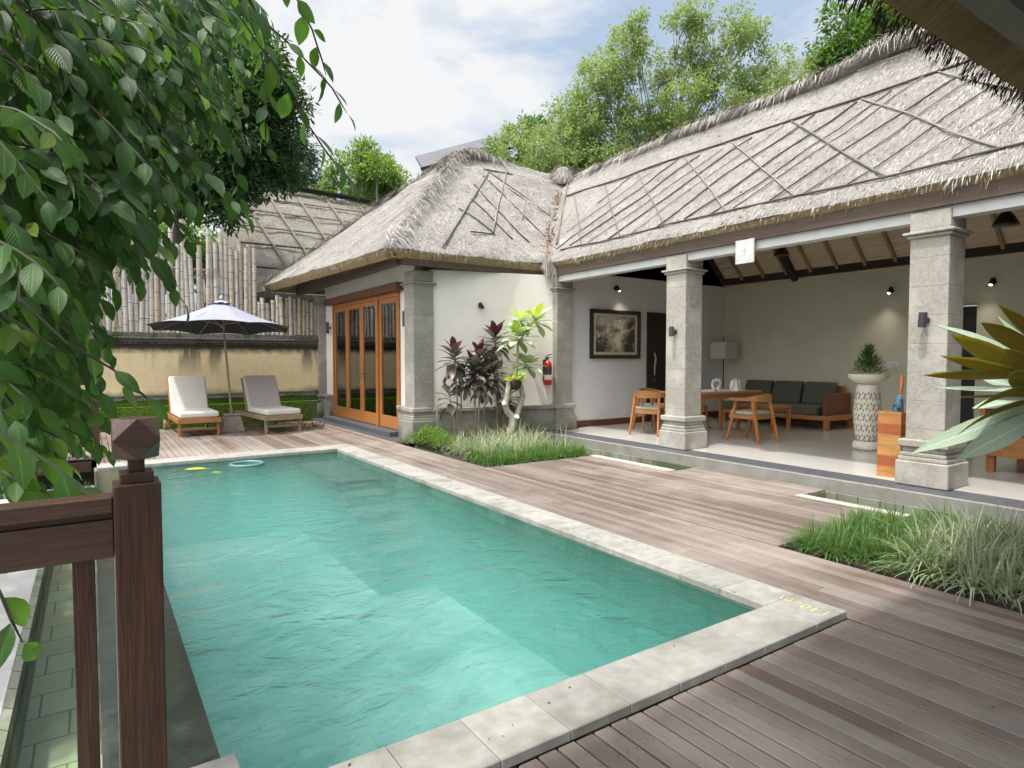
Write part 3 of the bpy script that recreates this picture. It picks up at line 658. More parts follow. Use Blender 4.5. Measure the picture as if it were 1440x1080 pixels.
# shaggy hips
for pts in ([(3.9, 9.2, 3.14), (5.0, 10.28, 4.18), (6.1, 11.4, 5.22), (6.85, 12.1, 5.9)], [(3.45, 15.5, 3.14), (5.2, 13.9, 4.6), (6.85, 12.25, 5.9)]):
    g = MB()
    for k in range(1700):
        t = random.random()*(len(pts)-1); i = min(int(t), len(pts)-2); p = Vector(pts[i]).lerp(Vector(pts[i+1]), t-i)
        sd = random.choice((0, 1)); d = (Vector((-1, .15, -.75)) if sd else Vector((.15, -1 if pts[0][1] < 12 else 1, -.75))); g.cr = random.random()
        p = p+Vector((random.gauss(0, .07), random.gauss(0, .07), .03+random.uniform(0, .05)))
        g.blade(p, d+Vector((random.gauss(0, .25), random.gauss(0, .25), .25)), random.uniform(.15, .42), random.uniform(.006, .012), droop=.35)
    g.build('hip_straw', MT['straw'], V)
# straw tongue hanging from the valley
g = MB()
for k in range(520):
    g.cr = random.random(); x_ = random.uniform(-.16, .16); p = (6.93+x_, 9.02+random.uniform(-.08, .12)-abs(x_)*.2, 3.2-random.uniform(0, .16)); g.blade(p, (random.gauss(0, .12), -.35, -.8), random.uniform(.12, .42)*(1-abs(x_)*2.2), .009, droop=.6, seg=3)
g.build('valley_straw', MT['straw'], V)
g = MB()
for k in range(260):
    t = random.uniform(.05, .8); x_ = 6.9+2.6*t; g.cr = random.random(); g.leaf((x_+random.gauss(0, .09), 9.15+2.6*t+random.gauss(0, .09), EZ+2.58*t+.02+random.uniform(0, .05)), (random.gauss(0, 1), random.gauss(0, 1), -.2), (0, -.5, 1), random.uniform(.06, .15), .05, seg=2)
g.build('fallen_leaves', MT['dry_leaf'], V)
# bamboo lattice on the front slope
def onmain(y, x, o=.022):
    n = Vector((-.705, 0, .709)); p = Vector((x, y, EZ+(x-6.9)*.992))
    return p+n*(o+.035*(nzf(p.x*1.1+3, p.y*1.1, p.z)*1.2))
def onwing(x, y, o=.035):
    n = Vector((0, -.69, .72)); p = Vector((x, y, EZ+(y-9.15)*.945)); return p+n*(o+.05*(nzf(p.x*1.1+9, p.y*1.1, p.z)*1.2))
def batten(a, c, fn, mat, w=.022, nseg=7, wob=.02):
    b = MB(); pts = []
    k1 = random.uniform(0, 50)
    for i in range(nseg+1):
        t = i/nseg; u_ = a[0]+(c[0]-a[0])*t+wob*nzf(t*3, k1); v_ = a[1]+(c[1]-a[1])*t+wob*nzf(k1, t*3); pts.append(fn(u_, v_))
    b.cr = random.random(); b.tube(pts, [w*random.uniform(.8, 1.1)]*len(pts), 5); b.build('batten', MT[mat], V, smooth=True)
y = -4.6
while y < 9.6:      # dense family: falls towards the far end
    x0, x1 = 8.66, 7.12; ya, yb = y, y+1.62; vy = lambda xx: 9.15+(xx-6.9)-.12
    if yb > vy(x1)-.05: t = (vy(x1)-.05-ya)/(yb-ya); t = max(0, min(1, t)); 
    else: t = 1
    if t > .12: batten((ya+random.uniform(-.08, .08), x0-random.uniform(0, .12)), (ya+(yb-ya)*t+random.uniform(-.12, .12), x0+(x1-x0)*t), onmain, 'batten_dark' if random.random() < .72 else 'batten', random.uniform(.008, .013), wob=.09)
    y += random.uniform(.42, .56)
y = -3.6
while y < 11.6:     # wide light laths crossing them
    ya, yb = y, y-2.05
    s0 = 0
    vx = 6.9+(ya-9.15)+.15 if ya > 9.0 else 0
    batten((ya, max(8.66, 0)), (yb, 7.12), onmain, 'batten', .0115) if ya < 10.6 else None
    y += random.uniform(.85, 1.15)
batten((-4.4, 8.66), (10.7, 8.70), onmain, 'batten_dark', .02, 26); batten((-4.4, 7.11), (8.9, 7.1), onmain, 'batten_dark', .016, 26); batten((9.3, 7.3), (11.5, 9.42), onmain, 'batten', .022)
for a_, c_ in (((7.2, 11.56), (7.98, 10.33)), ((6.93, 11.36), (7.44, 9.66)), ((6.52, 11.04), (6.86, 9.6)), ((5.7, 10.23), (6.14, 9.7)), ((7.73, 11.66), (8.36, 10.72)), ((6.2, 10.6), (6.5, 9.62)), ((8.2, 11.6), (8.8, 11.1)), ((7.35, 11.1), (7.95, 10.2))): batten(a_, c_, onwing, 'batten_dark', .016)
for a_, c_ in (((7.2, 11.56), (4.85, 9.23)), ((7.71, 11.65), (6.12, 9.72)), ((8.22, 11.59), (7.13, 10.2)), ((8.9, 11.6), (7.6, 9.97))): batten(a_, c_, onwing, 'batten', .018)
batten((7.1, 11.62), (9.2, 11.55), onwing, 'batten_dark', .018, 10); batten((5.6, 9.62), (6.15, 9.68), onwing, 'batten_dark', .016)

# pillars
def pillar(cx, cy, mat='stone', w=.36, flip=False, zb=.08):
    h = w/2
    p = part('pillar', MT[mat], V, lambda b: b.box(cx-h, cx+h, cy-h, cy+h, zb+.46, 2.62), bevel=.008)
    def base(b):
        for r_, z0, z1 in ((.245, zb, .33), (.228, .3305, .375), (.215, .3755, .42), (.20, .4205, .475), (.232, .4755, .55)): b.box(cx-r_, cx+r_, cy-r_, cy+r_, z0, z1)
    part('base', MT[mat], p, base, bevel=.012)
    def cap(b):
        for r_, z0, z1 in ((.205, 2.60, 2.635), (.235, 2.6355, 2.665), (.185, 2.6655, 2.86)): b.box(cx-r_, cx+r_, cy-r_, cy+r_, z0, z1)
    part('capital', MT[mat], p, cap, bevel=.01)
for cy in (9.08, 6.14, 2.87, -.42): pillar(7.18, cy, 'stone' if cy < 9 else 'stone_dark')
pillar(4.66, 9.74, 'stone_dark', .37, zb=-.05); pillar(4.66, 14.98, 'stone_dark', .36, zb=-.05)
# beams over the veranda and round the bedroom wing
part('beam', MT['beam'], V, lambda b: b.box(6.98, 7.12, -4.4, 9.38, 2.885, 3.08))
part('lintel_beam', MT['white_paint'], V, lambda b: (b.box(7.03, 7.20, -4.4, 9.3, 2.77, 2.8845)))
part('beam', MT['beam'], V, lambda b: b.box(4.16, 6.975, 9.27, 9.41, 2.90, 3.10)); part('beam', MT['beam'], V, lambda b: b.box(4.10, 4.22, 9.415, 15.3, 2.90, 3.10))
part('soffit', MT['white_paint'], V, lambda b: b.box(4.23, 4.6, 9.42, 15.3, 3.02, 3.05))
# walls
def opening_wall(b):      # door wall with its opening
    b.box(4.66, 4.80, 9.9, 10.50, -.05, 3.04); b.box(4.66, 4.80, 14.22, 14.85, -.05, 3.04); b.box(4.66, 4.80, 10.50, 14.22, 2.62, 3.04)
part('wall', MT['wall'], V, opening_wall)
part('wall', MT['wall'], V, lambda b: b.prism([(4.82, 9.60), (7.03, 9.02), (7.03, 9.2), (4.82, 9.78)], -.05, 2.896))
part('wall', MT['wall_w'], V, lambda b: b.box(7.30, 12.1, 9.05, 9.2, .0, 3.6))
part('back_wall', MT['wall_khaki'], V, lambda b: (b.box(11.95, 12.1, 4.44, 9.048, .0, 3.3), b.box(11.95, 12.1, -4.5, 4.18, .0, 3.3), b.box(11.95, 12.1, 4.18, 4.44, 2.26, 3.3)))
part('gable_wall', MT['wall_w'], V, lambda b: b.hexa([(7.36, 9.05, 3.0), (12.0, 9.05, 3.0), (12.0, 9.19, 3.0), (7.36, 9.19, 3.0), (9.3, 9.05, 5.3), (9.7, 9.05, 5.3), (9.7, 9.19, 5.3), (9.3, 9.19, 5.3)]))
part('inner_wall', MT['wall'], V, lambda b: (b.box(4.8, 12.0, 15.2, 15.35, 0, 3.05), b.box(9.6, 9.75, 9.8, 15.2, 0, 3.05)))
part('inner_ceiling', MT['wall'], V, lambda b: b.box(4.8, 12, 9.8, 15.2, 3.05, 3.1))
part('plinth', MT['stone_plinth'], V, lambda b: (b.prism([(4.86, 9.47), (6.97, 8.92), (6.97, 9.03), (4.86, 9.585)], -.1, .47), b.prism([(4.86, 9.435), (6.97, 8.885), (6.97, 9.03), (4.86, 9.585)], .4705, .54)), bevel=.01)
part('door_plinth', MT['stone_plinth'], V, lambda b: (b.box(4.56, 4.658, 9.95, 10.42, -.05, .47), b.box(4.53, 4.6585, 9.96, 10.43, .4705, .54)), bevel=.01)
part('door_plinth', MT['stone_plinth'], V, lambda b: (b.box(4.56, 4.658, 14.3, 14.8, -.05, .47), b.box(4.53, 4.6585, 14.3, 14.8, .4705, .54)), bevel=.01)
part('end_wall', MT['wall_khaki'], V, lambda b: b.box(7.3, 12.0, -4.5, -4.35, 0, 3.4))
# floors
part('veranda_floor', MT['floor'], V, lambda b: b.box(7.07, 12.1, -4.5, 9.2, -.3, .08)); part('bedroom_floor', MT['floor'], V, lambda b: b.box(4.8, 12.1, 9.8, 15.2, -.3, .05))
part('floor_edge', MT['darkstone'], V, lambda b: b.box(6.70, 7.0695, -4.5, 9.25, -.3, .076)); part('step_edge', MT['greystone'], V, lambda b: b.box(6.625, 6.6995, -4.5, 9.25, -.06, .073), bevel=.004)
part('riser', MT['greystone'], V, lambda b: b.box(6.622, 6.699, -4.5, 9.25, -.3, -.0605))
part('door_step', MT['darkstone'], V, lambda b: b.box(4.40, 4.64, 10.44, 14.28, -.05, .06), bevel=.006)
part('baseboard', MT['basewood'], V, lambda b: (b.box(7.40, 11.9, 9.03, 9.049, .081, .20), b.box(11.93, 11.949, 4.44, 9.02, .081, .20)))
# ceiling frame: dark plates and rafters under the reed
part('wall_plate', MT['rafter'], V, lambda b: (b.box(11.78, 11.949, -4.4, 9.02, 3.02, 3.18), b.bar((11.85, 8.98, 3.10), (9.6, 8.98, 5.32), .10, .14), b.bar((7.2, 8.98, 3.05), (9.4, 8.98, 5.24), .10, .14)))
def rafters(b):
    y = -4.0
    while y < 8.8: b.bar((11.86, y, 3.05), (9.5, y, 5.34), .05, .07); y += .52
part('rafter', MT['rafter_light'], V, rafters)
for y in (7.3, 4.6, 1.7): part('truss_beam', MT['rafter'], V, lambda b: b.bar((11.9, y, 3.0), (9.5, y, 5.28), .11, .16))
# doors and frame of the bedroom
part('door_lintel', MT['lintel'], V, lambda b: b.box(4.50, 4.70, 10.35, 14.40, 2.60, 2.745), bevel=.006)
part('door_frame', MT['teak_z'], V, lambda b: (b.box(4.62, 4.74, 10.50, 10.56, .06, 2.60), b.box(4.62, 4.74, 14.16, 14.22, .06, 2.60), b.box(4.60, 4.735, 11.46, 11.56, .06, 2.60), b.box(4.62, 4.73, 10.562, 11.458, 2.52, 2.599), b.box(4.62, 4.73, 11.562, 14.158, 2.53, 2.599)), bevel=.004)
ys = [(10.56, 11.46), (11.56, 12.43), (12.434, 13.30), (13.30, 14.16)]
for i, (y0, y1) in enumerate(ys):
    nm = 'door' if i in (1, 2) else 'side_panel'; zt = 2.518 if i == 0 else 2.528
    d_ = part(nm, MT['teak_z'], V, lambda b: (b.box(4.64, 4.69, y0+.004, y0+.094, .07, zt), b.box(4.64, 4.69, y1-.094, y1-.004, .07, zt), b.box(4.643, 4.687, y0+.0945, y1-.0945, .07, .30), b.box(4.643, 4.687, y0+.0945, y1-.0945, zt-.10, zt)), bevel=.004)
    part('pane', MT['glass'], d_, lambda b: b.box(4.661, 4.667, y0+.095, y1-.095, .301, zt-.101))
    if i in (1, 2):
        yh = y1-.05 if i == 1 else y0+.05
        part('handle', MT['chrome'], d_, lambda b: (b.box(4.628, 4.640, yh-.022, yh+.022, .95, 1.21), b.tube([(4.64, yh, 1.08), (4.60, yh, 1.08)], .009), b.tube([(4.60, yh, 1.08), (4.60, yh+(.1 if i == 2 else -.1), 1.08)], .009)))
# interior door of the painting wall, doorway trim on the back wall
d_ = part('inner_door', MT['blackdoor'], V, lambda b: b.box(9.45, 10.45, 9.02, 9.048, .081, 2.33)); part('handle', MT['teak_old'], d_, lambda b: b.tube([(9.61, 8.98, 1.5), (9.63, 8.955, 1.38), (9.60, 8.96, 1.2), (9.63, 8.985, 1.04)], [.018, .022, .02, .016], 7)); part('lock', MT['chrome'], d_, lambda b: b.tube([(9.62, 9.02, .93), (9.62, 8.99, .93)], .02, 10))
d_ = part('passage_door', MT['blackdoor'], V, lambda b: (b.box(11.97, 12.02, 4.185, 4.435, .081, 2.24))); part('door_trim', MT['edging'], V, lambda b: b.box(11.92, 11.948, 4.17, 4.45, 2.265, 2.28))
for (x, z, w_) in ((8.21, .33, .085), (8.86, .32, .085)): part('outlet', MT['label'], V, lambda b: b.box(x-w_/2, x+w_/2, 9.036, 9.049, z-.04, z+.04), bevel=.004)
part('switch', MT['label'], V, lambda b: b.box(11.936, 11.949, 5.33, 5.62, 1.22, 1.31), bevel=.004)
# ------------------------------------------------------------------ things on and around the villa
def wall_lamp(p, nrm, label, group, up=False, lit=False, long=.12, rad=.032, mat='black', tilt=(0, 0, -1)):
    p = Vector(p); nrm = Vector(nrm); t = empty('wall_lamp', p, 0, label, 'wall lamp', group)
    part('wall_bracket', MT[mat], t, lambda b: (b.tube([p, p+nrm*.015], .035, 14), b.tube([p+nrm*.01, p+nrm*.07], .012, 8)))
    d = Vector(tilt).normalized(); c = p+nrm*.085
    h = part('lamp_head', MT[mat], t, lambda b: b.tube([c-d*long*.5, c+d*long*.5], rad, 16), smooth=False)
    if lit:
        L_ = bpy.data.lights.new('spot_bulb', 'SPOT'); L_.energy = 26; L_.spot_size = R(120); L_.spot_blend = 1; L_.color = (1, .9, .74); L_.shadow_soft_size = .04
        lo = bpy.data.objects.new('spot_bulb', L_); C.objects.link(lo); lo.parent = t; lo.location = (c+d*(long*.5+.02))-p; lo.rotation_euler = (-d).to_track_quat('Z', 'Y').to_euler()
        part('bulb', MT['lamp_on'], h, lambda b: b.tube([c+d*(long*.5+.001), c+d*(long*.5+.003)], rad*.72, 12))
    return t
wall_lamp((5.66, 9.375, 2.30), (-.254, -.967, 0), 'small black spotlight alone on the cream wall above the red-leaved shrubs', 'small black spotlights on the villa walls', tilt=(.5, -.2, -.8))
wall_lamp((8.56, 9.05, 2.75), (0, -1, 0), 'small black spotlight on the white wall above the framed landscape picture', 'small black spotlights on the villa walls', tilt=(.25, -.5, -.9), lit=True)
wall_lamp((11.95, 5.48, 2.60), (-1, 0, 0), 'lit black spotlight on the olive back wall just left of the large right-hand pillar', 'small black spotlights on the villa walls', lit=True, tilt=(-.5, .1, -.8))
wall_lamp((11.95, 3.96, 2.60), (-1, 0, 0), 'lit black spotlight on the back wall above the dark doorway right of the big pillar', 'small black spotlights on the villa walls', lit=True, tilt=(-.5, .1, -.8))
wall_lamp((7.0, 2.88, 1.77), (-1, 0, 0), 'grey cylinder lamp on the near face of the large right-hand pillar', 'cylinder lamps on pillars and door wall', mat='lampgrey', rad=.038, long=.15, tilt=(.08, .1, -1))
wall_lamp((7.0, 6.14, 1.77), (-1, 0, 0), 'grey cylinder lamp on the pillar in front of the dining table', 'cylinder lamps on pillars and door wall', mat='lampgrey', rad=.036, long=.14)
wall_lamp((4.66, 10.14, 2.08), (-1, 0, 0), 'black cylinder lamp beside the right end of the glass doors', 'cylinder lamps on pillars and door wall', mat='lampgrey', rad=.038, long=.27)
wall_lamp((4.66, 14.44, 2.10), (-1, 0, 0), 'black cylinder lamp beside the far left end of the glass doors', 'cylinder lamps on pillars and door wall', mat='lampgrey', rad=.038, long=.27)
for (p, lb) in (((9.9, 6.35, 3.16), 'black cone pendant lamp under the reed ceiling behind the white sign board'), ((8.58, 2.75, 2.88), 'black cone pendant lamp under the reed ceiling right of the big pillar')):
    t = empty('pendant_lamp', p, 0, lb, 'pendant lamp', 'cone pendant lamps under the ceiling'); x, y, z = p
    part('lamp_shade', MT['black'], t, lambda b: b.lathe([(.13, 0), (.125, .02), (.07, .12), (.035, .16), (.03, .2)], p, 24), smooth=True); part('rod', MT['black'], t, lambda b: b.tube([(x, y, z+.2), (x, y, z+1.5)], .008, 6))
# white sign board hanging on the beam
t = empty('sign_board', (6.94, 4.98, 2.60), 0, 'blank white square board fixed to the brown veranda beam', 'sign board')
part('board', MT['paper'], t, lambda b: b.box(6.955, 6.979, 4.845, 5.115, 2.60, 2.90), bevel=.003)
part('cross_mark', MT['edging'], t, lambda b: (b.box(6.9525, 6.9545, 4.976, 4.984, 2.70, 2.82), b.box(6.9521, 6.9541, 4.94, 5.02, 2.763, 2.770)))
part('bracket', MT['black'], t, lambda b: b.box(6.96, 6.979, 4.95, 5.01, 2.9005, 2.915))
# picture
t = empty('framed_picture', (8.57, 9.03, 1.37), 0, 'sepia landscape picture in a dark frame on the white veranda wall', 'picture')
x0, x1, z0, z1 = 7.90, 9.22, 1.38, 2.33
def fr(b):
    for k, (w_, y_) in enumerate(((.075, 9.0), (.05, 8.985))):
        b.box(x0, x1, y_, 9.048-k*.02, z0, z0+w_); b.box(x0, x1, y_, 9.048-k*.02, z1-w_, z1); b.box(x0, x0+w_, y_+.0005, 9.047-k*.02, z0+w_, z1-w_); b.box(x1-w_, x1, y_+.0005, 9.047-k*.02, z0+w_, z1-w_)
part('frame', MT['frame_dark'], t, fr, bevel=.006)
part('picture_mat', MT['mat_gold'], t, lambda b: b.box(x0+.07, x1-.07, 9.02, 9.045, z0+.07, z1-.07)); part('print', MT['print'], t, lambda b: b.box(x0+.14, x1-.14, 9.014, 9.0195, z0+.13, z1-.13))
# extinguisher
t = empty('fire_extinguisher', (7.38, 9.52, .88), 0, 'red fire extinguisher hung on the wall left of the corner pillar', 'fire extinguisher'); c = (6.76, 9.52, .90)
c = (6.84, 8.97, .90)
t.location = c
part('cylinder', MT['red'], t, lambda b: b.lathe([(.02, 0), (.072, .008), (.078, .03), (.078, .36), (.066, .41), (.03, .44), (.022, .46)], c, 28), smooth=True)
part('valve', MT['black'], t, lambda b: (b.tube([(c[0], c[1], c[2]+.46), (c[0], c[1], c[2]+.51)], .02, 10), b.bar((c[0]-.05, c[1], c[2]+.52), (c[0]+.09, c[1], c[2]+.56), .02, .014), b.bar((c[0]-.05, c[1], c[2]+.50), (c[0]+.08, c[1], c[2]+.50), .018, .012)))
part('hose', MT['black'], t, lambda b: b.tube([(c[0]-.02, c[1], c[2]+.49), (c[0]-.10, c[1]-.01, c[2]+.45), (c[0]-.105, c[1]-.01, c[2]+.2), (c[0]-.098, c[1], c[2]+.08)], .012, 8))
part('label', MT['label'], t, lambda b: b.tube([(c[0], c[1], c[2]+.10), (c[0], c[1], c[2]+.19)], .0785, 28, cap=False)); part('label', MT['lampgrey'], t, lambda b: b.tube([(c[0], c[1], c[2]+.2), (c[0], c[1], c[2]+.33)], .0784, 28, cap=False))
part('bracket', MT['black'], t, lambda b: b.box(c[0]-.03, c[0]+.03, 9.045, 9.062, .98, 1.36))

# ---- loungers
def lounger(canvas, wd):
    t = empty('sun_lounger', (0, 0, 0))
    W_ = .36
    part('frame', MT[wd], t, lambda b: (b.box(-W_, -W_+.035, 0, 1.86, .25, .335), b.box(W_-.035, W_, 0, 1.86, .25, .335), b.box(-W_, W_, -.036, -.0005, .245, .338), b.box(-W_+.036, W_-.036, 1.83, 1.859, .255, .33)), bevel=.004)
    part('slats', MT[wd], t, lambda b: [b.box(-W_+.036, W_-.036, .03+.075*k, .085+.075*k, .305, .325) for k in range(14)])
    for s_ in (-1, 1):
        for y in (.02, 1.50):
            l = part('leg', MT[wd], t, lambda b: b.box(s_*(W_-.0355)-.025*(s_ > 0)-.02*(s_ < 0), s_*(W_-.0355)+.02*(s_ > 0)+.025*(s_ < 0), y, y+.055, .0 if y < 1 else .06, .2495), bevel=.004)
        def wh(b): b.tube([(s_*(W_+.005), 1.62, .105), (s_*(W_+.04), 1.62, .105)], .105, 24)
        w_ = part('wheel', MT['teak_old'], t, wh); part('hub', MT['chrome'], w_, lambda b: b.tube([(s_*(W_+.036), 1.62, .105), (s_*(W_+.046), 1.62, .105)], .02, 10))
    [part('stretcher', MT[wd], t, lambda b: b.box(-W_+.05, W_-.05, y_, y_+.025, .11, .15), bevel=.003) for y_ in (.035, 1.51)]
    def mattress(b): b.box(-.33, .33, -.02, 1.12, .34, .45)
    o = part('seat_cushion', MT[canvas], t, mattress, bevel=.035, seg=4)
    a = R(62); y0, z0 = 1.10, .38
    def bx(b, x0, x1, l0, l1, n0, n1):
        p = [(x, y0+l*math.cos(a)-n*math.sin(a), z0+l*math.sin(a)+n*math.cos(a)) for (x, l, n) in ((x0, l0, n0), (x1, l0, n0), (x1, l0, n1), (x0, l0, n1), (x0, l1, n0), (x1, l1, n0), (x1, l1, n1), (x0, l1, n1))]
        b.hexa([p[i] for i in (0, 1, 2, 3, 4, 5, 6, 7)])
    part('back_cushion', MT[canvas], t, lambda b: bx(b, -.33, .33, .0, .74, .0, .10), bevel=.032, seg=4)
    part('backrest', MT[wd], t, lambda b: (bx(b, -.345, -.302, -.02, .74, -.05, -.012), bx(b, .302, .345, -.02, .74, -.05, -.012), bx(b, -.30, .30, .68, .73, -.045, -.015), [bx(b, -.30, .30, .04+.085*k, .10+.085*k, -.04, -.02) for k in range(7)]))
    [part('prop', MT[wd], t, lambda b: b.bar((sx, 1.38, .68), (sx, 1.62, .32), .025, .03)) for sx in (-.22, .22)]
    return t
l1 = lounger('cushion', 'teak_orange'); l1.location = (1.62, 12.6, -.04); l1.rotation_euler = (0, 0, R(1.5)); tag(l1, 'orange teak sun lounger with cream cushion left of the parasol', 'sun lounger', 'teak sun loungers by the garden wall')
l2 = lounger('cushion_grey', 'teak_old'); l2.location = (3.05, 12.35, -.04); l2.rotation_euler = (0, 0, R(6)); tag(l2, 'weathered teak sun lounger with greyer cushion right of the parasol', 'sun lounger', 'teak sun loungers by the garden wall')
for ch in l2.children:
    if ch.name.startswith('seat_cushion'): ch.data.materials[0] = MT['cushion']

# ---- parasol
ux, uy = 2.26, 13.15
t = empty('parasol', (ux, uy, -.04), 0, 'garden parasol with pale lavender canopy between the two loungers', 'parasol')
part('base', MT['concrete'], t, lambda b: (b.hexa([(ux-.21, uy-.21, -.04), (ux+.21, uy-.21, -.04), (ux+.21, uy+.21, -.04), (ux-.21, uy+.21, -.04), (ux-.13, uy-.13, .27), (ux+.13, uy-.13, .27), (ux+.13, uy+.13, .27), (ux-.13, uy+.13, .27)]), b.box(ux-.145, ux+.145, uy-.145, uy+.145, .2705, .30)), bevel=.01)
tp = Vector((ux-.155, uy-.02, 2.46))
part('pole', MT['teak_old'], t, lambda b: (b.tube([(ux, uy, .25), tp+Vector((0, 0, .02))], .021, 12), b.tube([(ux-.001, uy, .30), (ux-.004, uy, .37)], .03, 12)), smooth=False)
def canopy(zoff, thick, mat, name, par, r0=1.31, ztop=2.49, zrim=1.96):
    b = MB(); nseg = 64; rings = 14; cx, cy = tp.x, tp.y; base = []
    for j in range(rings+1):
        q = j/rings; row = []
        for k in range(nseg):
            a = 2*math.pi*k/nseg+R(-34+90+22.5-22.5); m_ = (k % 8)/8; sc = math.sin(math.pi*m_)
            r_ = (.03+(r0-.03)*q)*(1-.075*sc*(.35+.65*q)); z = ztop-(ztop-zrim)*(q**.93)-.035*math.sin(math.pi*q)-.02*sc*q+.055*sc*max(0, q-.82)/.18*1.0
            row.append((cx+r_*math.cos(a), cy+r_*math.sin(a), z+zoff-.058*r_*(.17*math.cos(a)+.98*math.sin(a))))
        base.append(b.add(row))
    for j in range(rings):
        for k in range(nseg): b.face([base[j]+k, base[j]+(k+1) % nseg, base[j+1]+(k+1) % nseg, base[j+1]+k])
    return b.build(name, mat, par, smooth=True)
cn = canopy(0, 0, MT['canopy'], 'canopy', t); canopy(-.006, 0, MT['canopy_under'], 'canopy_underside', cn)
def vent(b):
    base = []
    for r_, z in ((.02, .055), (.12, .02), (.21, -.02)):
        base.append(b.add([(tp.x+r_*(1-.06*math.sin(math.pi*((k % 4)/4)))*math.cos(k*math.pi/16+R(56)), tp.y+r_*math.sin(k*math.pi/16+R(56)), 2.455+z+(.02*math.sin(math.pi*(k % 4)/4) if r_ > .2 else 0)) for k in range(32)]))
    for j in range(2):
        for k in range(32): b.face([base[j]+k, base[j]+(k+1) % 32, base[j+1]+(k+1) % 32, base[j+1]+k])
part('vent_cap', MT['canopy'], cn, vent, smooth=True); part('finial', MT['edging'], t, lambda b: b.lathe([(.035, 0), (.04, .02), (.03, .04), (.022, .06), (.008, .075)], (tp.x, tp.y, 2.525), 12), smooth=True)
for k in range(8):
    a = R(56)+k*math.pi/4
    part('rib', MT['teak_old'], t, lambda b: b.bar((tp.x, tp.y, 2.42), (tp.x+1.27*math.cos(a), tp.y+1.27*math.sin(a), 1.945-.058*1.27*(.17*math.cos(a)+.98*math.sin(a))), .016, .02)); 
    part('strut', MT['teak_old'], t, lambda b: b.bar((tp.x+.01, tp.y, 2.02), (tp.x+.62*math.cos(a), tp.y+.62*math.sin(a), 2.18), .012, .016))
part('hub', MT['teak_old'], t, lambda b: b.tube([(tp.x+.012, tp.y, 1.98), (tp.x+.009, tp.y, 2.06)], .045, 12))

# ---- garden wall and bamboo fence
t = empty('garden_wall', (1.0, 14.9, -.04), 0, 'low garden wall with stained yellow plaster, black cap and mossy plinth under the bamboo', 'wall')
gw = (-4.0, 4.50)
part('panel', MT['plaster'], t, lambda b: b.box(gw[0], gw[1], 14.90, 15.1, .6, 1.68))
def cap(b):
    b.box(gw[0], gw[1], 14.86, 15.12, 1.6805, 1.72); b.box(gw[0], gw[1], 14.83, 15.14, 1.7205, 1.78)
    b.box(gw[0], gw[1], 14.80, 15.16, 1.7805, 1.83); b.box(gw[0], gw[1], 14.85, 15.13, 1.8305, 1.93)
part('cap', MT['cap'], t, cap, bevel=.012)
part('ledge', MT['cap'], t, lambda b: (b.box(gw[0], gw[1], 14.83, 14.899, .56, .63), b.box(gw[0], gw[1], 14.79, 14.898, .50, .5595)), bevel=.01)
part('plinth', MT['mossplinth'], t, lambda b: (b.box(gw[0], gw[1], 14.80, 15.1, .40, .4995), b.box(gw[0], gw[1], 14.75, 15.1, -.3, .3995)), bevel=.015)
part('moss', MT['grass_green'], t, lambda b: [b.leaf((random.choice((1.05+random.gauss(0, .12), 3.3+random.gauss(0, .25), -.1+random.gauss(0, .1))), 14.84+random.uniform(0, .1), 1.86+random.uniform(-.04, .08)), (random.gauss(0, 1), -.8, random.uniform(-.3, .8)), (0, 0, 1), random.uniform(.03, .07), .025, seg=1) for k in range(420)])
t = empty('bamboo_fence', (1.0, 14.98, 1.93), 0, 'tall screen of upright grey bamboo canes standing on the garden wall', 'fence')
x = -1.95; n = 0
while x < 4.48:
    r_ = random.uniform(.042, .054); 
    if x < 3.15: h = 3.86+.22*nzf(x*2.3, 4)+random.uniform(-.1, .12)+(.35 if random.random() < .06 else 0)-max(0, (1.2-x))*.02
    else: h = 2.75+random.uniform(-.12, .12)+.1*nzf(x*3, 2)
    b = MB(); b.cr = random.random(); pts = []; rr = []
    lean = random.gauss(0, .008); yy = 14.97+random.uniform(-.025, .025)
    k = 0; z = 1.9; nodes = []
    while z < h: nodes.append(z); z += .37*random.uniform(.85, 1.1)
    nodes.append(h)
    for z in nodes:
        xx = x+lean*(z-1.9)*2
        pts += [(xx, yy, z-.012), (xx, yy, z), (xx, yy, z+.012)]; rr += [r_, r_*1.10, r_*.99]
    pts = pts[1:]; rr = rr[1:]; pts = pts[:-1]; rr = rr[:-1]
    b.tube(pts, rr, 10); b.build('cane', MT['bamboo'], t, smooth=False); n += 1
    x += r_*2+random.uniform(-.006, .007)
part('crossbar', MT['bamboo'], t, lambda b: (b.tube([(-2, 15.07, 2.3), (4.4, 15.07, 2.3)], .035, 8), b.tube([(-2, 15.07, 3.3), (3.1, 15.07, 3.3)], .035, 8)))

# ---- neighbour's thatched house behind the fence
NB = empty('thatched_house', (6, 20, 0), 0, 'old grey thatched roof with pale bamboo laths behind the bamboo screen', 'house')
roof_slope(NB, 'roof', (3.0, 17.9, 3.2), (12.5, 17.9, 3.2), (12.5, 21.2, 6.65), (3.9, 21.2, 6.92), mats=('thatch_old', 'thatch_old'), amp=.06, seed=31, fringe=False, straw=60)
roof_slope(NB, 'roof', (3.1, 24.5, 3.2), (3.0, 17.9, 3.2), (3.9, 21.2, 6.92), (3.9, 21.3, 6.92), mats=('thatch_old', 'thatch_old'), amp=.08, seed=37, fringe=False, straw=120)
roof_slope(NB, 'roof', (12.5, 24.5, 3.2), (3.1, 24.5, 3.2), (3.9, 21.3, 6.92), (12.5, 21.3, 6.65), mats=('thatch_old', 'thatch_old'), amp=.05, seed=33, fringe=False)
ridge_roll(NB, [(3.9, 21.2, 6.86), (6, 21.2, 6.80), (9, 21.2, 6.72), (12.4, 21.2, 6.62)], .12, 'thatch_old', 500)
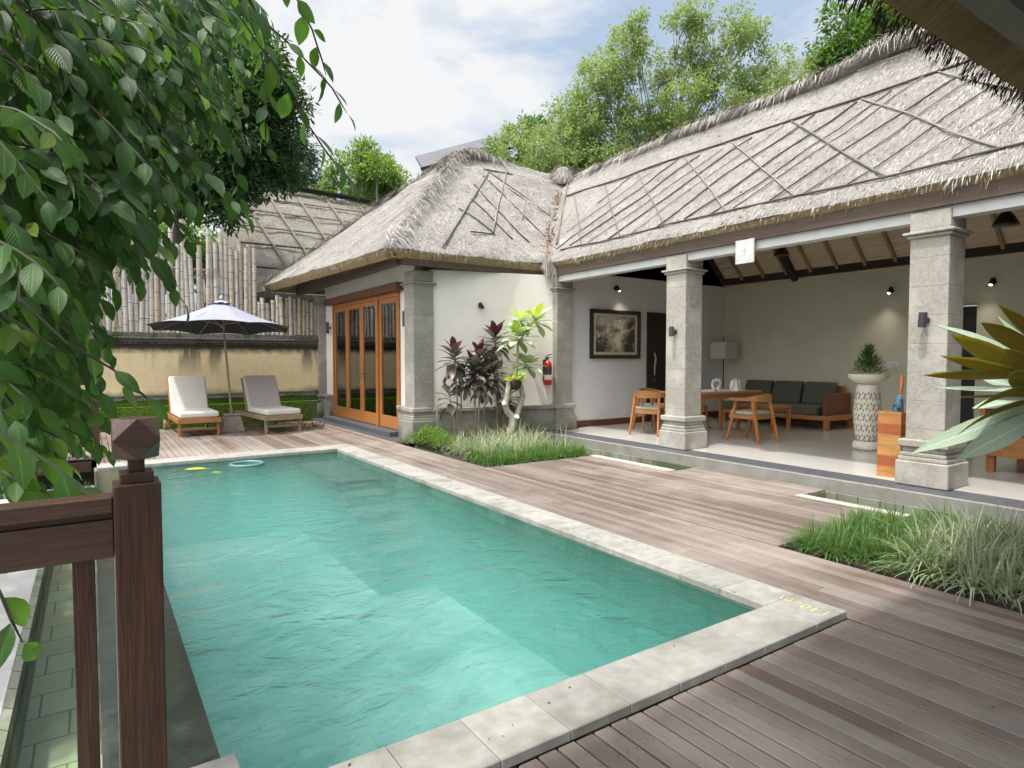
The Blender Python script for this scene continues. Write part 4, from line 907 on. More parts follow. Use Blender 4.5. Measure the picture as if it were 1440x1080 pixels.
part('ridge_cap', MT['rafter'], NB, lambda b: b.bar((4.3, 21.25, 7.06), (12.4, 21.25, 6.8), .5, .05))
part('wall', MT['farwall'], NB, lambda b: b.box(3.6, 12.3, 18.6, 24, -.6, 3.3))
def nb(x, y, o=.11):
    k = (y-17.9)/3.3; z = 3.2+k*3.6; return Vector((x, y-.7*o, z+.7*o))
for x in (3.9, 4.75, 5.7, 6.7, 7.8, 9.0):
    b = MB(); pts = [nb(x+.10*t-.02*nzf(x, t), 20.95-2.9*t/10) for t in range(11)]; b.tube(pts, .038, 5); b.cr = random.random(); b.build('batten', MT['batten'], NB)
for y, mm in ((20.75, 'batten'), (20.3, 'batten'), (19.75, 'batten'), (19.2, 'batten_dark'), (18.5, 'batten_dark')):
    b = MB(); b.tube([nb(3.6+.8*k, y+.015*nzf(k*.4, y)) for k in range(11)], .028, 5); b.cr = random.random(); b.build('batten', MT[mm], NB)

# ---- slate-roofed houses up the slope
H1 = empty('slate_roofed_house', (15, 28, 0), 0, 'grey slate-roofed house with green-grey wall rising behind the bedroom roof', 'house')
part('roof', MT['slate'], H1, lambda b: b.hexa([(12.5, 25.7, 9.85), (18.4, 27.6, 12.55), (19.6, 29.6, 13.95), (13.15, 27.75, 11.0), (12.5, 25.7, 9.97), (18.4, 27.6, 12.67), (19.6, 29.6, 14.07), (13.15, 27.75, 11.12)]))
part('fascia', MT['rafter'], H1, lambda b: b.bar((12.38, 25.55, 9.83), (18.6, 27.35, 12.43), .06, .12))
part('wall', MT['farwall'], H1, lambda b: b.hexa([(12.9, 26.6, -.8), (18.6, 28.2, -.8), (18.8, 29.2, -.8), (13.4, 27.6, -.8), (12.9, 26.6, 9.9), (18.6, 28.2, 12.6), (18.8, 29.2, 13.2), (13.4, 27.6, 10.7)]))
for k in range(4):
    q = k/3; part('strut', MT['black'], H1, lambda b: b.bar((12.75+1.9*q, 26.45+.55*q, 8.9+.8*q), (12.6+1.9*q, 25.75+.55*q, 9.85+.8*q), .05, .06)); part('post', MT['black'], H1, lambda b: b.bar((12.9+1.9*q, 26.57+.53*q, 5), (12.9+1.9*q, 26.57+.53*q, 9.95+.75*q), .06, .06))
H2 = empty('slate_roofed_house', (26, 15, 0), 0, 'dark open-sided house with a grey slate roof between the two tree crowns at upper right', 'house')
part('roof', MT['slate'], H2, lambda b: b.hexa([(23.2, 15.1, 12.35), (26.6, 13.9, 13.9), (30, 17, 13.9), (25, 19, 12.4), (23.7, 15.9, 13.3), (26.9, 15.0, 14.9), (27.6, 15.6, 14.9), (24.5, 16.8, 13.3)]))
part('wall', MT['rafter'], H2, lambda b: b.hexa([(23.9, 15.6, -.8), (26.9, 14.6, -.8), (29, 17, -.8), (25, 18.5, -.8), (23.9, 15.6, 12.6), (26.9, 14.6, 13.7), (29, 17, 13.7), (25, 18.5, 12.6)]))
part('post', MT['black'], H2, lambda b: b.bar((23.7, 15.3, 8), (23.7, 15.3, 12.5), .1, .1))

# ---- near pavilion whose eave hangs into the view
PV = empty('thatched_pavilion', (6.5, .0, -.04), 0, 'near pavilion whose brown thatch eave and grey beam hang into the top right corner', 'pavilion')
roof_slope(PV, 'roof', (9.2, 1.47, 3.02), (-.6, 1.47, 3.02), (1.6, -1.2, 5.4), (9.2, -1.2, 5.4), mats=('thatch', 'under'), seed=41, straw=0, thick=.17, frm='straw_dark')
roof_slope(PV, 'roof', (-.6, 1.47, 3.02), (-.6, -4.0, 3.02), (1.6, -1.2, 5.4), (1.6, -1.2, 5.4), mats=('thatch', 'under'), seed=45, straw=0, thick=.17, frm='straw_dark')
roof_slope(PV, 'roof', (-.6, -4, 3.02), (9.2, -4, 3.02), (9.2, -1.2, 5.4), (1.6, -1.2, 5.4), mats=('thatch', 'under'), seed=47, fringe=False)
g = MB()
for k in range(1900):
    x_ = random.uniform(-.5, 6.2); cl_ = max(0, nzf(x_*4.5, 3))*.5+max(0, nzf(x_*13, 8)-.1)*.7; g.cr = random.random()
    g.blade((x_, 1.445+random.uniform(-.06, .03), 3.0-random.uniform(0, .12)), (random.gauss(0, .25), .5, -.6), random.uniform(.02, .045)+cl_*.13, random.uniform(.006, .014), droop=1.0, seg=3)
g.build('eave_tufts', MT['straw_dark'], PV)
part('beam', MT['beam_grey'], PV, lambda b: b.box(-.3, 9.2, 1.02, 1.14, 2.84, 2.985)); part('beam', MT['white_paint'], PV, lambda b: b.box(-.3, 9.2, .93, 1.0195, 2.90, 2.98)); part('beam', MT['beam_grey'], PV, lambda b: b.box(-.3, 9.2, .55, .9295, 2.93, 3.05))
part('pillar', MT['stone'], PV, lambda b: (b.box(-.3, .05, -3.2, -2.85, .4, 2.93), b.box(-.38, .13, -3.28, -2.77, -.04, .399)), bevel=.01)
part('pillar', MT['stone'], PV, lambda b: (b.box(6.9, 7.25, .45, .8, .4, 2.93), b.box(6.82, 7.33, .37, .88, -.04, .399)), bevel=.01)

# ---- railings
def rail_thing(label): return empty('railing', (0, 1.7, .0), 0, label, 'railing', None)
t = rail_thing('dark wooden railing in the foreground with a diamond-cut newel finial'); wx0, wx1, wy0, wy1 = .026, .119, 1.62, 1.713
wx0, wx1 = .034, .127
def post(b): b.box(wx0, wx1, wy0, wy1, -.04, 1.098)
p_ = part('post', MT['dark_wood_z'], t, post, bevel=.003)
cx, cy = (wx0+wx1)/2, (wy0+wy1)/2
part('collar', MT['dark_wood_z'], p_, lambda b: (b.box(cx-.033, cx+.033, cy-.033, cy+.033, 1.0985, 1.122), b.box(cx-.0165, cx+.0165, cy-.0165, cy+.0165, 1.1225, 1.152)), bevel=.002)
def finial(b):
    s_ = .0465; c_ = 1.198; V_ = []
    # cube with every corner cut to the edge midpoints
    for ax in range(3):
        for a in (-1, 1):
            for b_ in (-1, 1):
                p = [0, 0, 0]; p[(ax+1) % 3] = a*s_; p[(ax+2) % 3] = b_*s_; V_.append(Vector(p)+Vector((cx, cy, c_)))
    n = b.add(V_); bmh = bmesh.new(); vs = [bmh.verts.new(v) for v in V_]; bmesh.ops.convex_hull(bmh, input=vs); bmesh.ops.dissolve_limit(bmh, angle_limit=.02, verts=bmh.verts, edges=bmh.edges); bmh.verts.index_update()
    b.v = b.v[:n]; b.f = []; b.r = []; b.mi = []; b.uv = []
    b.add([v.co.copy() for v in bmh.verts])
    for f in bmh.faces: b.face([v.index for v in f.verts])
    bmh.free()
part('finial', MT['dark_wood_x'], p_, finial, bevel=.0015)
part('handrail', MT['dark_wood_x'], t, lambda b: (b.box(-1.6, wx0-.001, 1.635, 1.70, 1.036, 1.072)), bevel=.003); part('rail', MT['dark_wood_x'], t, lambda b: (b.box(-1.6, wx0-.001, 1.652, 1.69, 1.021, 1.0355), b.box(-1.6, wx0-.001, 1.642, 1.695, .935, 1.0205)), bevel=.002)
x = -.024
while x > -1.5:
    part('baluster', MT['dark_wood_z'], t, lambda b: b.box(x-.021, x+.021, 1.65, 1.69, .02, .9345), bevel=.002); x -= .185
part('bottom_rail', MT['dark_wood_x'], t, lambda b: b.box(-1.6, wx0-.001, 1.64, 1.70, -.04, .0195))
t = empty('railing', (0, 10.8, -.04), 0, 'dark wooden railing with wire mesh at the far left end of the pool', 'railing')
part('post', MT['railing_far'], t, lambda b: (b.box(-.03, .08, 10.76, 10.86, -.2, 1.42), b.box(-.005, .055, 10.785, 10.835, 1.4205, 1.46)), bevel=.004)
part('finial', MT['railing_far'], t, lambda b: b.lathe([(.03, 0), (.055, .05), (.055, .06), (.005, .12)], (.025, 10.81, 1.46), 4)); part('post', MT['railing_far'], t, lambda b: b.box(-1.62, -1.52, 10.76, 10.86, -.2, 1.42), bevel=.004)
part('handrail', MT['railing_far'], t, lambda b: b.box(-3.2, -.031, 10.77, 10.86, 1.0, 1.07)); part('rail', MT['railing_far'], t, lambda b: b.box(-3.2, -.031, 10.79, 10.83, .11, .19)); part('sill', MT['railing_far'], t, lambda b: b.box(-3.2, -.031, 10.72, 10.755, -.24, -.10))
x = -.23
while x > -3.1:
    if abs(x+1.57) > .1: part('baluster', MT['railing_far'], t, lambda b: b.box(x-.03, x+.03, 10.785, 10.825, -.02, .9995))
    x -= .245
part('wire_mesh', MT['black'], t, lambda b: ([b.tube([(-3.1+.075*k, 10.775, -.04), (-3.1+.075*k, 10.775, .98)], .0022, 4, cap=False) for k in range(41)], [b.tube([(-3.1, 10.773, .05+.085*k), (-.03, 10.773, .05+.085*k)], .0022, 4, cap=False) for k in range(11)]))

# ---- furniture on the veranda
ZF = .08
def rot_pts(b, k0, ang, o):
    c_, s_ = math.cos(ang), math.sin(ang)
    for i in range(k0, len(b.v)): x, y, z = b.v[i]; b.v[i] = (o[0]+x*c_-y*s_, o[1]+x*s_+y*c_, z+o[2])
def chair():
    t = empty('dining_chair', (0, 0, 0))
    part('seat_cushion', MT['seatpad'], t, lambda b: b.box(-.22, .22, -.21, .22, .425, .48), bevel=.02, seg=3)
    part('seat_frame', MT['teak_x'], t, lambda b: (b.box(-.235, .235, -.225, -.19, .36, .424), b.box(-.235, .235, .19, .225, .36, .424), b.box(-.235, -.2, -.1895, .1895, .362, .423), b.box(.2, .235, -.1895, .1895, .362, .423)), bevel=.004)
    # legs: front pair (+y faces the table), rear pair leaning back; all run up to the bow back
    for s_ in (-1, 1):
        part('leg', MT['teak_z'], t, lambda b: b.bar((s_*.255, -.33, 0), (s_*.215, -.19, .66), .030, .034, w2=.045, h2=.045), bevel=.004)
        part('leg', MT['teak_z'], t, lambda b: b.bar((s_*.245, .25, 0), (s_*.225, .10, .64), .030, .034, w2=.042, h2=.042), bevel=.004)
    def bow(b):     # curved arm-and-back rail
        N_ = 20; sec = []
        for i in range(N_+1):
            a = math.pi*(i/N_)*1.0; x = .285*math.cos(a); y = -.02-.25*math.sin(a)**.8; hgt = .045+.085*math.sin(a)**2; zc = .665+.03*math.sin(a)
            out = Vector((math.cos(a)*.8, -math.sin(a), 0)).normalized(); wid = .05-.02*math.sin(a)
            if i in (0,): y = .17
            if i == N_: y = .17
            p = Vector((x, y, zc)); sec.append(b.add([p-out*wid/2-Vector((0, 0, hgt/2)), p+out*wid/2-Vector((0, 0, hgt/2)), p+out*wid/2+Vector((0, 0, hgt/2))+out*.012, p-out*wid/2+Vector((0, 0, hgt/2))+out*.012]))
        for i in range(N_):
            for k in range(4): b.face([sec[i]+k, sec[i]+(k+1) % 4, sec[i+1]+(k+1) % 4, sec[i+1]+k])
        b.face([sec[0]+k for k in range(4)][::-1]); b.face([sec[-1]+k for k in range(4)])
    part('backrest', MT['teak_x'], t, bow, bevel=.004)
    return t
ch0 = chair()
tx, ty = 8.75, 6.85          # table centre
CH = [((8.62, 6.02), 0, 'teak dining chair in front of the table, right of the middle pillar'),
      ((8.02, 7.55), -90+20, 'teak dining chair at the left end of the table, left of the middle pillar'),
      ((8.55, 7.95), 180, 'teak dining chair behind the one at the left end of the table'),
      ((9.25, 7.75), 175, 'teak dining chair on the far side, half hidden by the near right-hand chair')]
for i, (p, a, lb) in enumerate(CH):
    o = ch0 if i == 0 else copy_tree(ch0)
    o.location = (p[0], p[1], ZF); o.rotation_euler = (0, 0, R(a)); tag(o, lb, 'chair', 'teak chairs round the dining table')
t = empty('dining_table', (tx, ty, ZF), 0, 'teak dining table laid with white napkins behind the middle pillar', 'table')
part('tabletop', MT['teak_x'], t, lambda b: b.box(7.95, 9.55, 6.45, 7.30, .80, .835), bevel=.005); part('apron', MT['teak_x'], t, lambda b: (b.box(8.06, 9.44, 6.52, 6.545, .72, .7995), b.box(8.06, 9.44, 7.205, 7.23, .72, .7995), b.box(8.03, 8.055, 6.55, 7.2, .72, .7995), b.box(9.445, 9.47, 6.55, 7.2, .72, .7995)))
for x in (8.0, 9.43):
    for y in (6.49, 7.19): part('leg', MT['teak_z'], t, lambda b: b.hexa([(x+.012, y+.012, ZF), (x+.052, y+.012, ZF), (x+.052, y+.052, ZF), (x+.012, y+.052, ZF), (x, y, .7995), (x+.068, y, .7995), (x+.068, y+.068, .7995), (x, y+.068, .7995)]), bevel=.004)
part('table_runner', MT['label'], t, lambda b: b.box(8.1, 9.4, 6.6, 7.15, .8355, .838))
def napkin(b, x, y):
    z = .838
    for k in range(3):
        a = k*2.1+x*7; c_, s_ = math.cos(a), math.sin(a); h = random.uniform(.17, .22)
        n = b.add([(x+.07*c_-.04*s_, y+.07*s_+.04*c_, z), (x-.07*c_-.04*s_, y-.07*s_+.04*c_, z), (x-.06*c_, y-.06*s_, z+h*.6), (x-.015*c_+.02*s_, y-.015*s_-.02*c_, z+h), (x+.02*c_, y+.02*s_, z+h*.62), (x+.05*c_+.01*s_, y+.05*s_, z+h*.95), (x+.075*c_, y+.075*s_, z+h*.45)])
        b.face([n+i for i in range(7)])
for (x, y, lb) in ((9.05, 6.62, 'folded white napkin nearest the chair right of the middle pillar'), (8.10, 6.75, 'folded white napkin just right of the middle pillar on the table edge'), (8.18, 7.2, 'folded white napkin at the far left corner of the table, left of the middle pillar'), (9.1, 7.05, 'folded white napkin standing behind the front right napkin')):
    b = MB(); 
    for dx in (-.045, .05): napkin(b, x+dx, y+dx*.3)
    o = b.build('napkin', MT['napkin']); sl = o.modifiers.new('thick', 'SOLIDIFY'); sl.thickness = .004; tag(o, lb, 'napkin', 'folded white napkins on the dining table')
for i, (x, y) in enumerate(((8.58, 6.66), (8.67, 6.72))):
    b = MB(); b.lathe([(.035, 0), (.034, .004), (.006, .01), (.005, .06), (.02, .075), (.034, .10), (.036, .13), (.030, .16)], (x, y, .838), 18); o = b.build('wine_glass', MT['glass'], smooth=True)
    tag(o, ('left' if i == 0 else 'right')+' of the two small stemmed glasses between the napkins', 'glass', 'stemmed glasses on the dining table')
# sofa along the back wall
sx0, sx1, sy0, sy1 = 10.9, 11.85, 6.0, 8.35
t = empty('sofa', (11.4, 7.2, ZF), 0, 'charcoal three-cushion sofa on a teak frame against the olive wall', 'sofa')
part('seat_base', MT['teak_y'], t, lambda b: (b.box(sx0, sx1, sy0, sy1, .26, .34), b.box(sx0, sx1, sy0-.03, sy0+.03, .3405, .78) if False else None), bevel=.006)
part('seat_cushion', MT['sofa'], t, lambda b: b.box(sx0+.01, sx1-.2, sy0+.25, sy1-.05, .3405, .50), bevel=.03, seg=3)
for k in range(3):
    y0 = sy0+.30+k*.66; part('back_cushion', MT['sofa'], t, lambda b: b.hexa([(11.50, y0, .50), (11.50, y0+.62, .50), (11.66, y0+.62, .50), (11.66, y0, .50), (11.62, y0+.01, .93), (11.62, y0+.61, .93), (11.76, y0+.61, .93), (11.76, y0+.01, .93)]), bevel=.035, seg=3)
part('armrest', MT['lintel'], t, lambda b: (b.box(11.0, 11.85, sy0+.12, sy0+.2, .3405, .74)), bevel=.008); part('back_panel', MT['teak_y'], t, lambda b: b.box(11.80, 11.85, sy0+.2205, sy1, .3405, .86))
for x in (sx0+.03, sx1-.1):
    for y in (sy0+.05, sy1-.12): part('leg', MT['teak_z'], t, lambda b: b.box(x, x+.08, y, y+.08, ZF, .2595))
t = empty('side_table', (10.1, 7.0, ZF), 0, 'low teak side table between the dining table and the sofa', 'side table')
part('tabletop', MT['teak_x'], t, lambda b: b.box(9.85, 10.4, 6.42, 7.2, .50, .54), bevel=.004); part('apron', MT['teak_x'], t, lambda b: b.box(9.89, 10.36, 6.46, 7.16, .45, .4995))
for x in (9.86, 10.34):
    for y in (6.43, 7.14): part('leg', MT['teak_z'], t, lambda b: b.box(x, x+.05, y, y+.05, ZF, .4495 if False else .4998))
# floor lamp
lx, ly = 11.5, 8.72
t = empty('floor_lamp', (lx, ly, ZF), 0, 'floor lamp with square cream shade in the corner by the olive wall', 'lamp')
part('lamp_shade', MT['shade'], t, lambda b: b.box(lx-.20, lx+.20, ly-.20, ly+.20, 1.38, 1.74), bevel=.004); part('pole', MT['black'], t, lambda b: b.tube([(lx, ly, ZF+.02), (lx, ly, 1.86)], .012, 8)); part('foot', MT['black'], t, lambda b: b.box(lx-.15, lx+.15, ly-.15, ly+.15, ZF, ZF+.025), bevel=.004)
# carved pedestal planter
px, py = 9.17, 4.5
t = empty('pedestal_planter', (px, py, ZF), 0, 'white carved limestone pedestal bowl planted with a green fern bush', 'planter')
def col(b):
    b.lathe([(.13, 0), (.17, .01), (.185, .05), (.18, .10), (.155, .125), (.125, .13)], (px, py, ZF), 40)
part('foot', MT['limestone'], t, col, smooth=True)
RB = lambda h: .135+.045*math.sin(math.pi*(h/.82)**.9)
part('column', MT['limestone'], t, lambda b: b.lathe([(RB(h/100*1.0)*1.0, .13+h/100) for h in range(0, 83, 4)], (px, py, ZF), 48), smooth=True)
part('bowl', MT['limestone'], t, lambda b: b.lathe([(.13, 0), (.19, .03), (.245, .07), (.26, .12), (.255, .135), (.235, .135), (.22, .105), (.01, .10)], (px, py, ZF+.95), 48), smooth=True)
def fret(b):   # flat petal patches in stars; shade of the openwork put into their colour
    for k in range(14):
        a0 = k*2*math.pi/14+ (0)
        for j in range(5):
            hz = .17+j*.15; am = a0+(math.pi/14 if j % 2 else 0)
            for q in range(6):
                an = q*math.pi/3+.3; r1, r2 = .018, .060
                pts = []
                for (rr, da) in ((r1, 0), ((r1+r2)/2, .25), (r2, 0), ((r1+r2)/2, -.25)):
                    du = rr*math.cos(an+da); dz = rr*math.sin(an+da)*1.2; h_ = hz+dz; rad = RB(max(.0, min(.82, h_-.13)))+.0012; aa = am+du/rad
                    pts.append((px+rad*math.cos(aa), py+rad*math.sin(aa), ZF+h_))
                n = b.add(pts); b.face([n, n+1, n+2, n+3])
part('carving_shade', MT['recess_shade'], t, fret)
part('pebbles', MT['pebble'], t, lambda b: [b.lathe([(.008, 0), (.02, .008), (.02, .018), (.006, .026)], (px+random.uniform(-.21, .21)*.8, py+random.uniform(-.21, .21)*.8, ZF+1.055), 6) for k in range(90)])
def fern(b):
    for k in range(900):
        b.cr = random.random(); a = random.uniform(0, 6.28); el = random.uniform(.1, 1.45); r_ = random.uniform(.02, .22); d = Vector((math.cos(a)*math.cos(el), math.sin(a)*math.cos(el), math.sin(el)))
        hgt = .16+.21*random.random()
        b.leaf((px+d.x*r_*.9, py+d.y*r_*.9, ZF+1.06+d.z*hgt*1.1), d+Vector((random.gauss(0, .3), random.gauss(0, .3), .5)), (random.gauss(0, .4), random.gauss(0, .4), 1), random.uniform(.05, .11), .014, seg=2)
part('foliage', MT['fern'], t, fern)
# umbrella stand and umbrella
ux0, uy0 = 7.30, 3.31
t = empty('umbrella_stand', (ux0+.09, uy0, ZF), 0, 'tall square umbrella stand of striped orange reclaimed wood beside the big pillar', 'umbrella stand')
part('box', MT['striped'], t, lambda b: (b.box(ux0-.08, ux0-.065, uy0-.12, uy0+.12, ZF, .80), b.box(ux0+.145, ux0+.16, uy0-.12, uy0+.12, ZF, .80), b.box(ux0-.0645, ux0+.1445, uy0-.12, uy0-.105, ZF, .80), b.box(ux0-.0645, ux0+.1445, uy0+.105, uy0+.12, ZF, .80)), bevel=.002)
part('bottom', MT['black'], t, lambda b: b.box(ux0-.06, ux0+.14, uy0-.1, uy0+.1, ZF+.01, ZF+.03))
t = empty('umbrella', (ux0+.05, uy0-.03, ZF), 0, 'furled teal umbrella with orange handle standing in the striped wooden box', 'umbrella'); c = Vector((ux0+.05, uy0-.03, 0))
part('canopy', MT['blue_fabric'], t, lambda b: b.tube([c+Vector((0, 0, .2)), c+Vector((0, 0, .5)), c+Vector((.0, .01, .8)), c+Vector((0, -.01, .9)), c+Vector((0, -.015, .97)), c+Vector((0, -.02, .985))], [.02, .05, .06, .04, .03, .012], 9), smooth=True)
part('ruffle', MT['blue_fabric'], t, lambda b: [b.leaf((c.x, c.y, .85+random.uniform(-.03, .07)), (math.cos(k*.9), math.sin(k*.9), .5), (0, 0, 1), .085, .06, seg=2) for k in range(9)])
part('handle', MT['orange_grip'], t, lambda b: b.tube([c+Vector((0, -.02, .98)), c+Vector((0, -.03, 1.08)), c+Vector((0, -.032, 1.20))], [.012, .02, .019], 10)); 
# wooden bench right of the big pillar
t = empty('wooden_bench', (9.1, 2.0, ZF), 0, 'large brown wooden daybed standing right of the big pillar behind the leaves', 'daybed')
part('side_board', MT['teak_y'], t, lambda b: b.box(8.50, 8.54, .9, 2.88, .27, .50), bevel=.006); part('platform', MT['teak_y'], t, lambda b: b.box(8.5405, 9.6, .9, 2.88, .40, .47)); part('cushion', MT['sofa'], t, lambda b: b.box(8.56, 9.5, .95, 2.82, .4705, .60), bevel=.03, seg=3)
part('headboard', MT['teak_y'], t, lambda b: b.box(8.55, 9.6, 2.8805, 2.93, .27, .80), bevel=.006)
for x, y in ((8.545, 2.78), (9.5, 2.78), (8.545, 1.0), (9.5, 1.0)): part('leg', MT['teak_z'], t, lambda b: b.box(x, x+.075, y, y+.075, ZF, .3995))
part('pillow', MT['sofa'], t, lambda b: b.hexa([(8.6, 2.3, .6), (9.3, 2.3, .6), (9.3, 2.5, .6), (8.6, 2.5, .6), (8.6, 2.55, .95), (9.3, 2.55, .95), (9.3, 2.7, .95), (8.6, 2.7, .95)]), bevel=.04, seg=3)
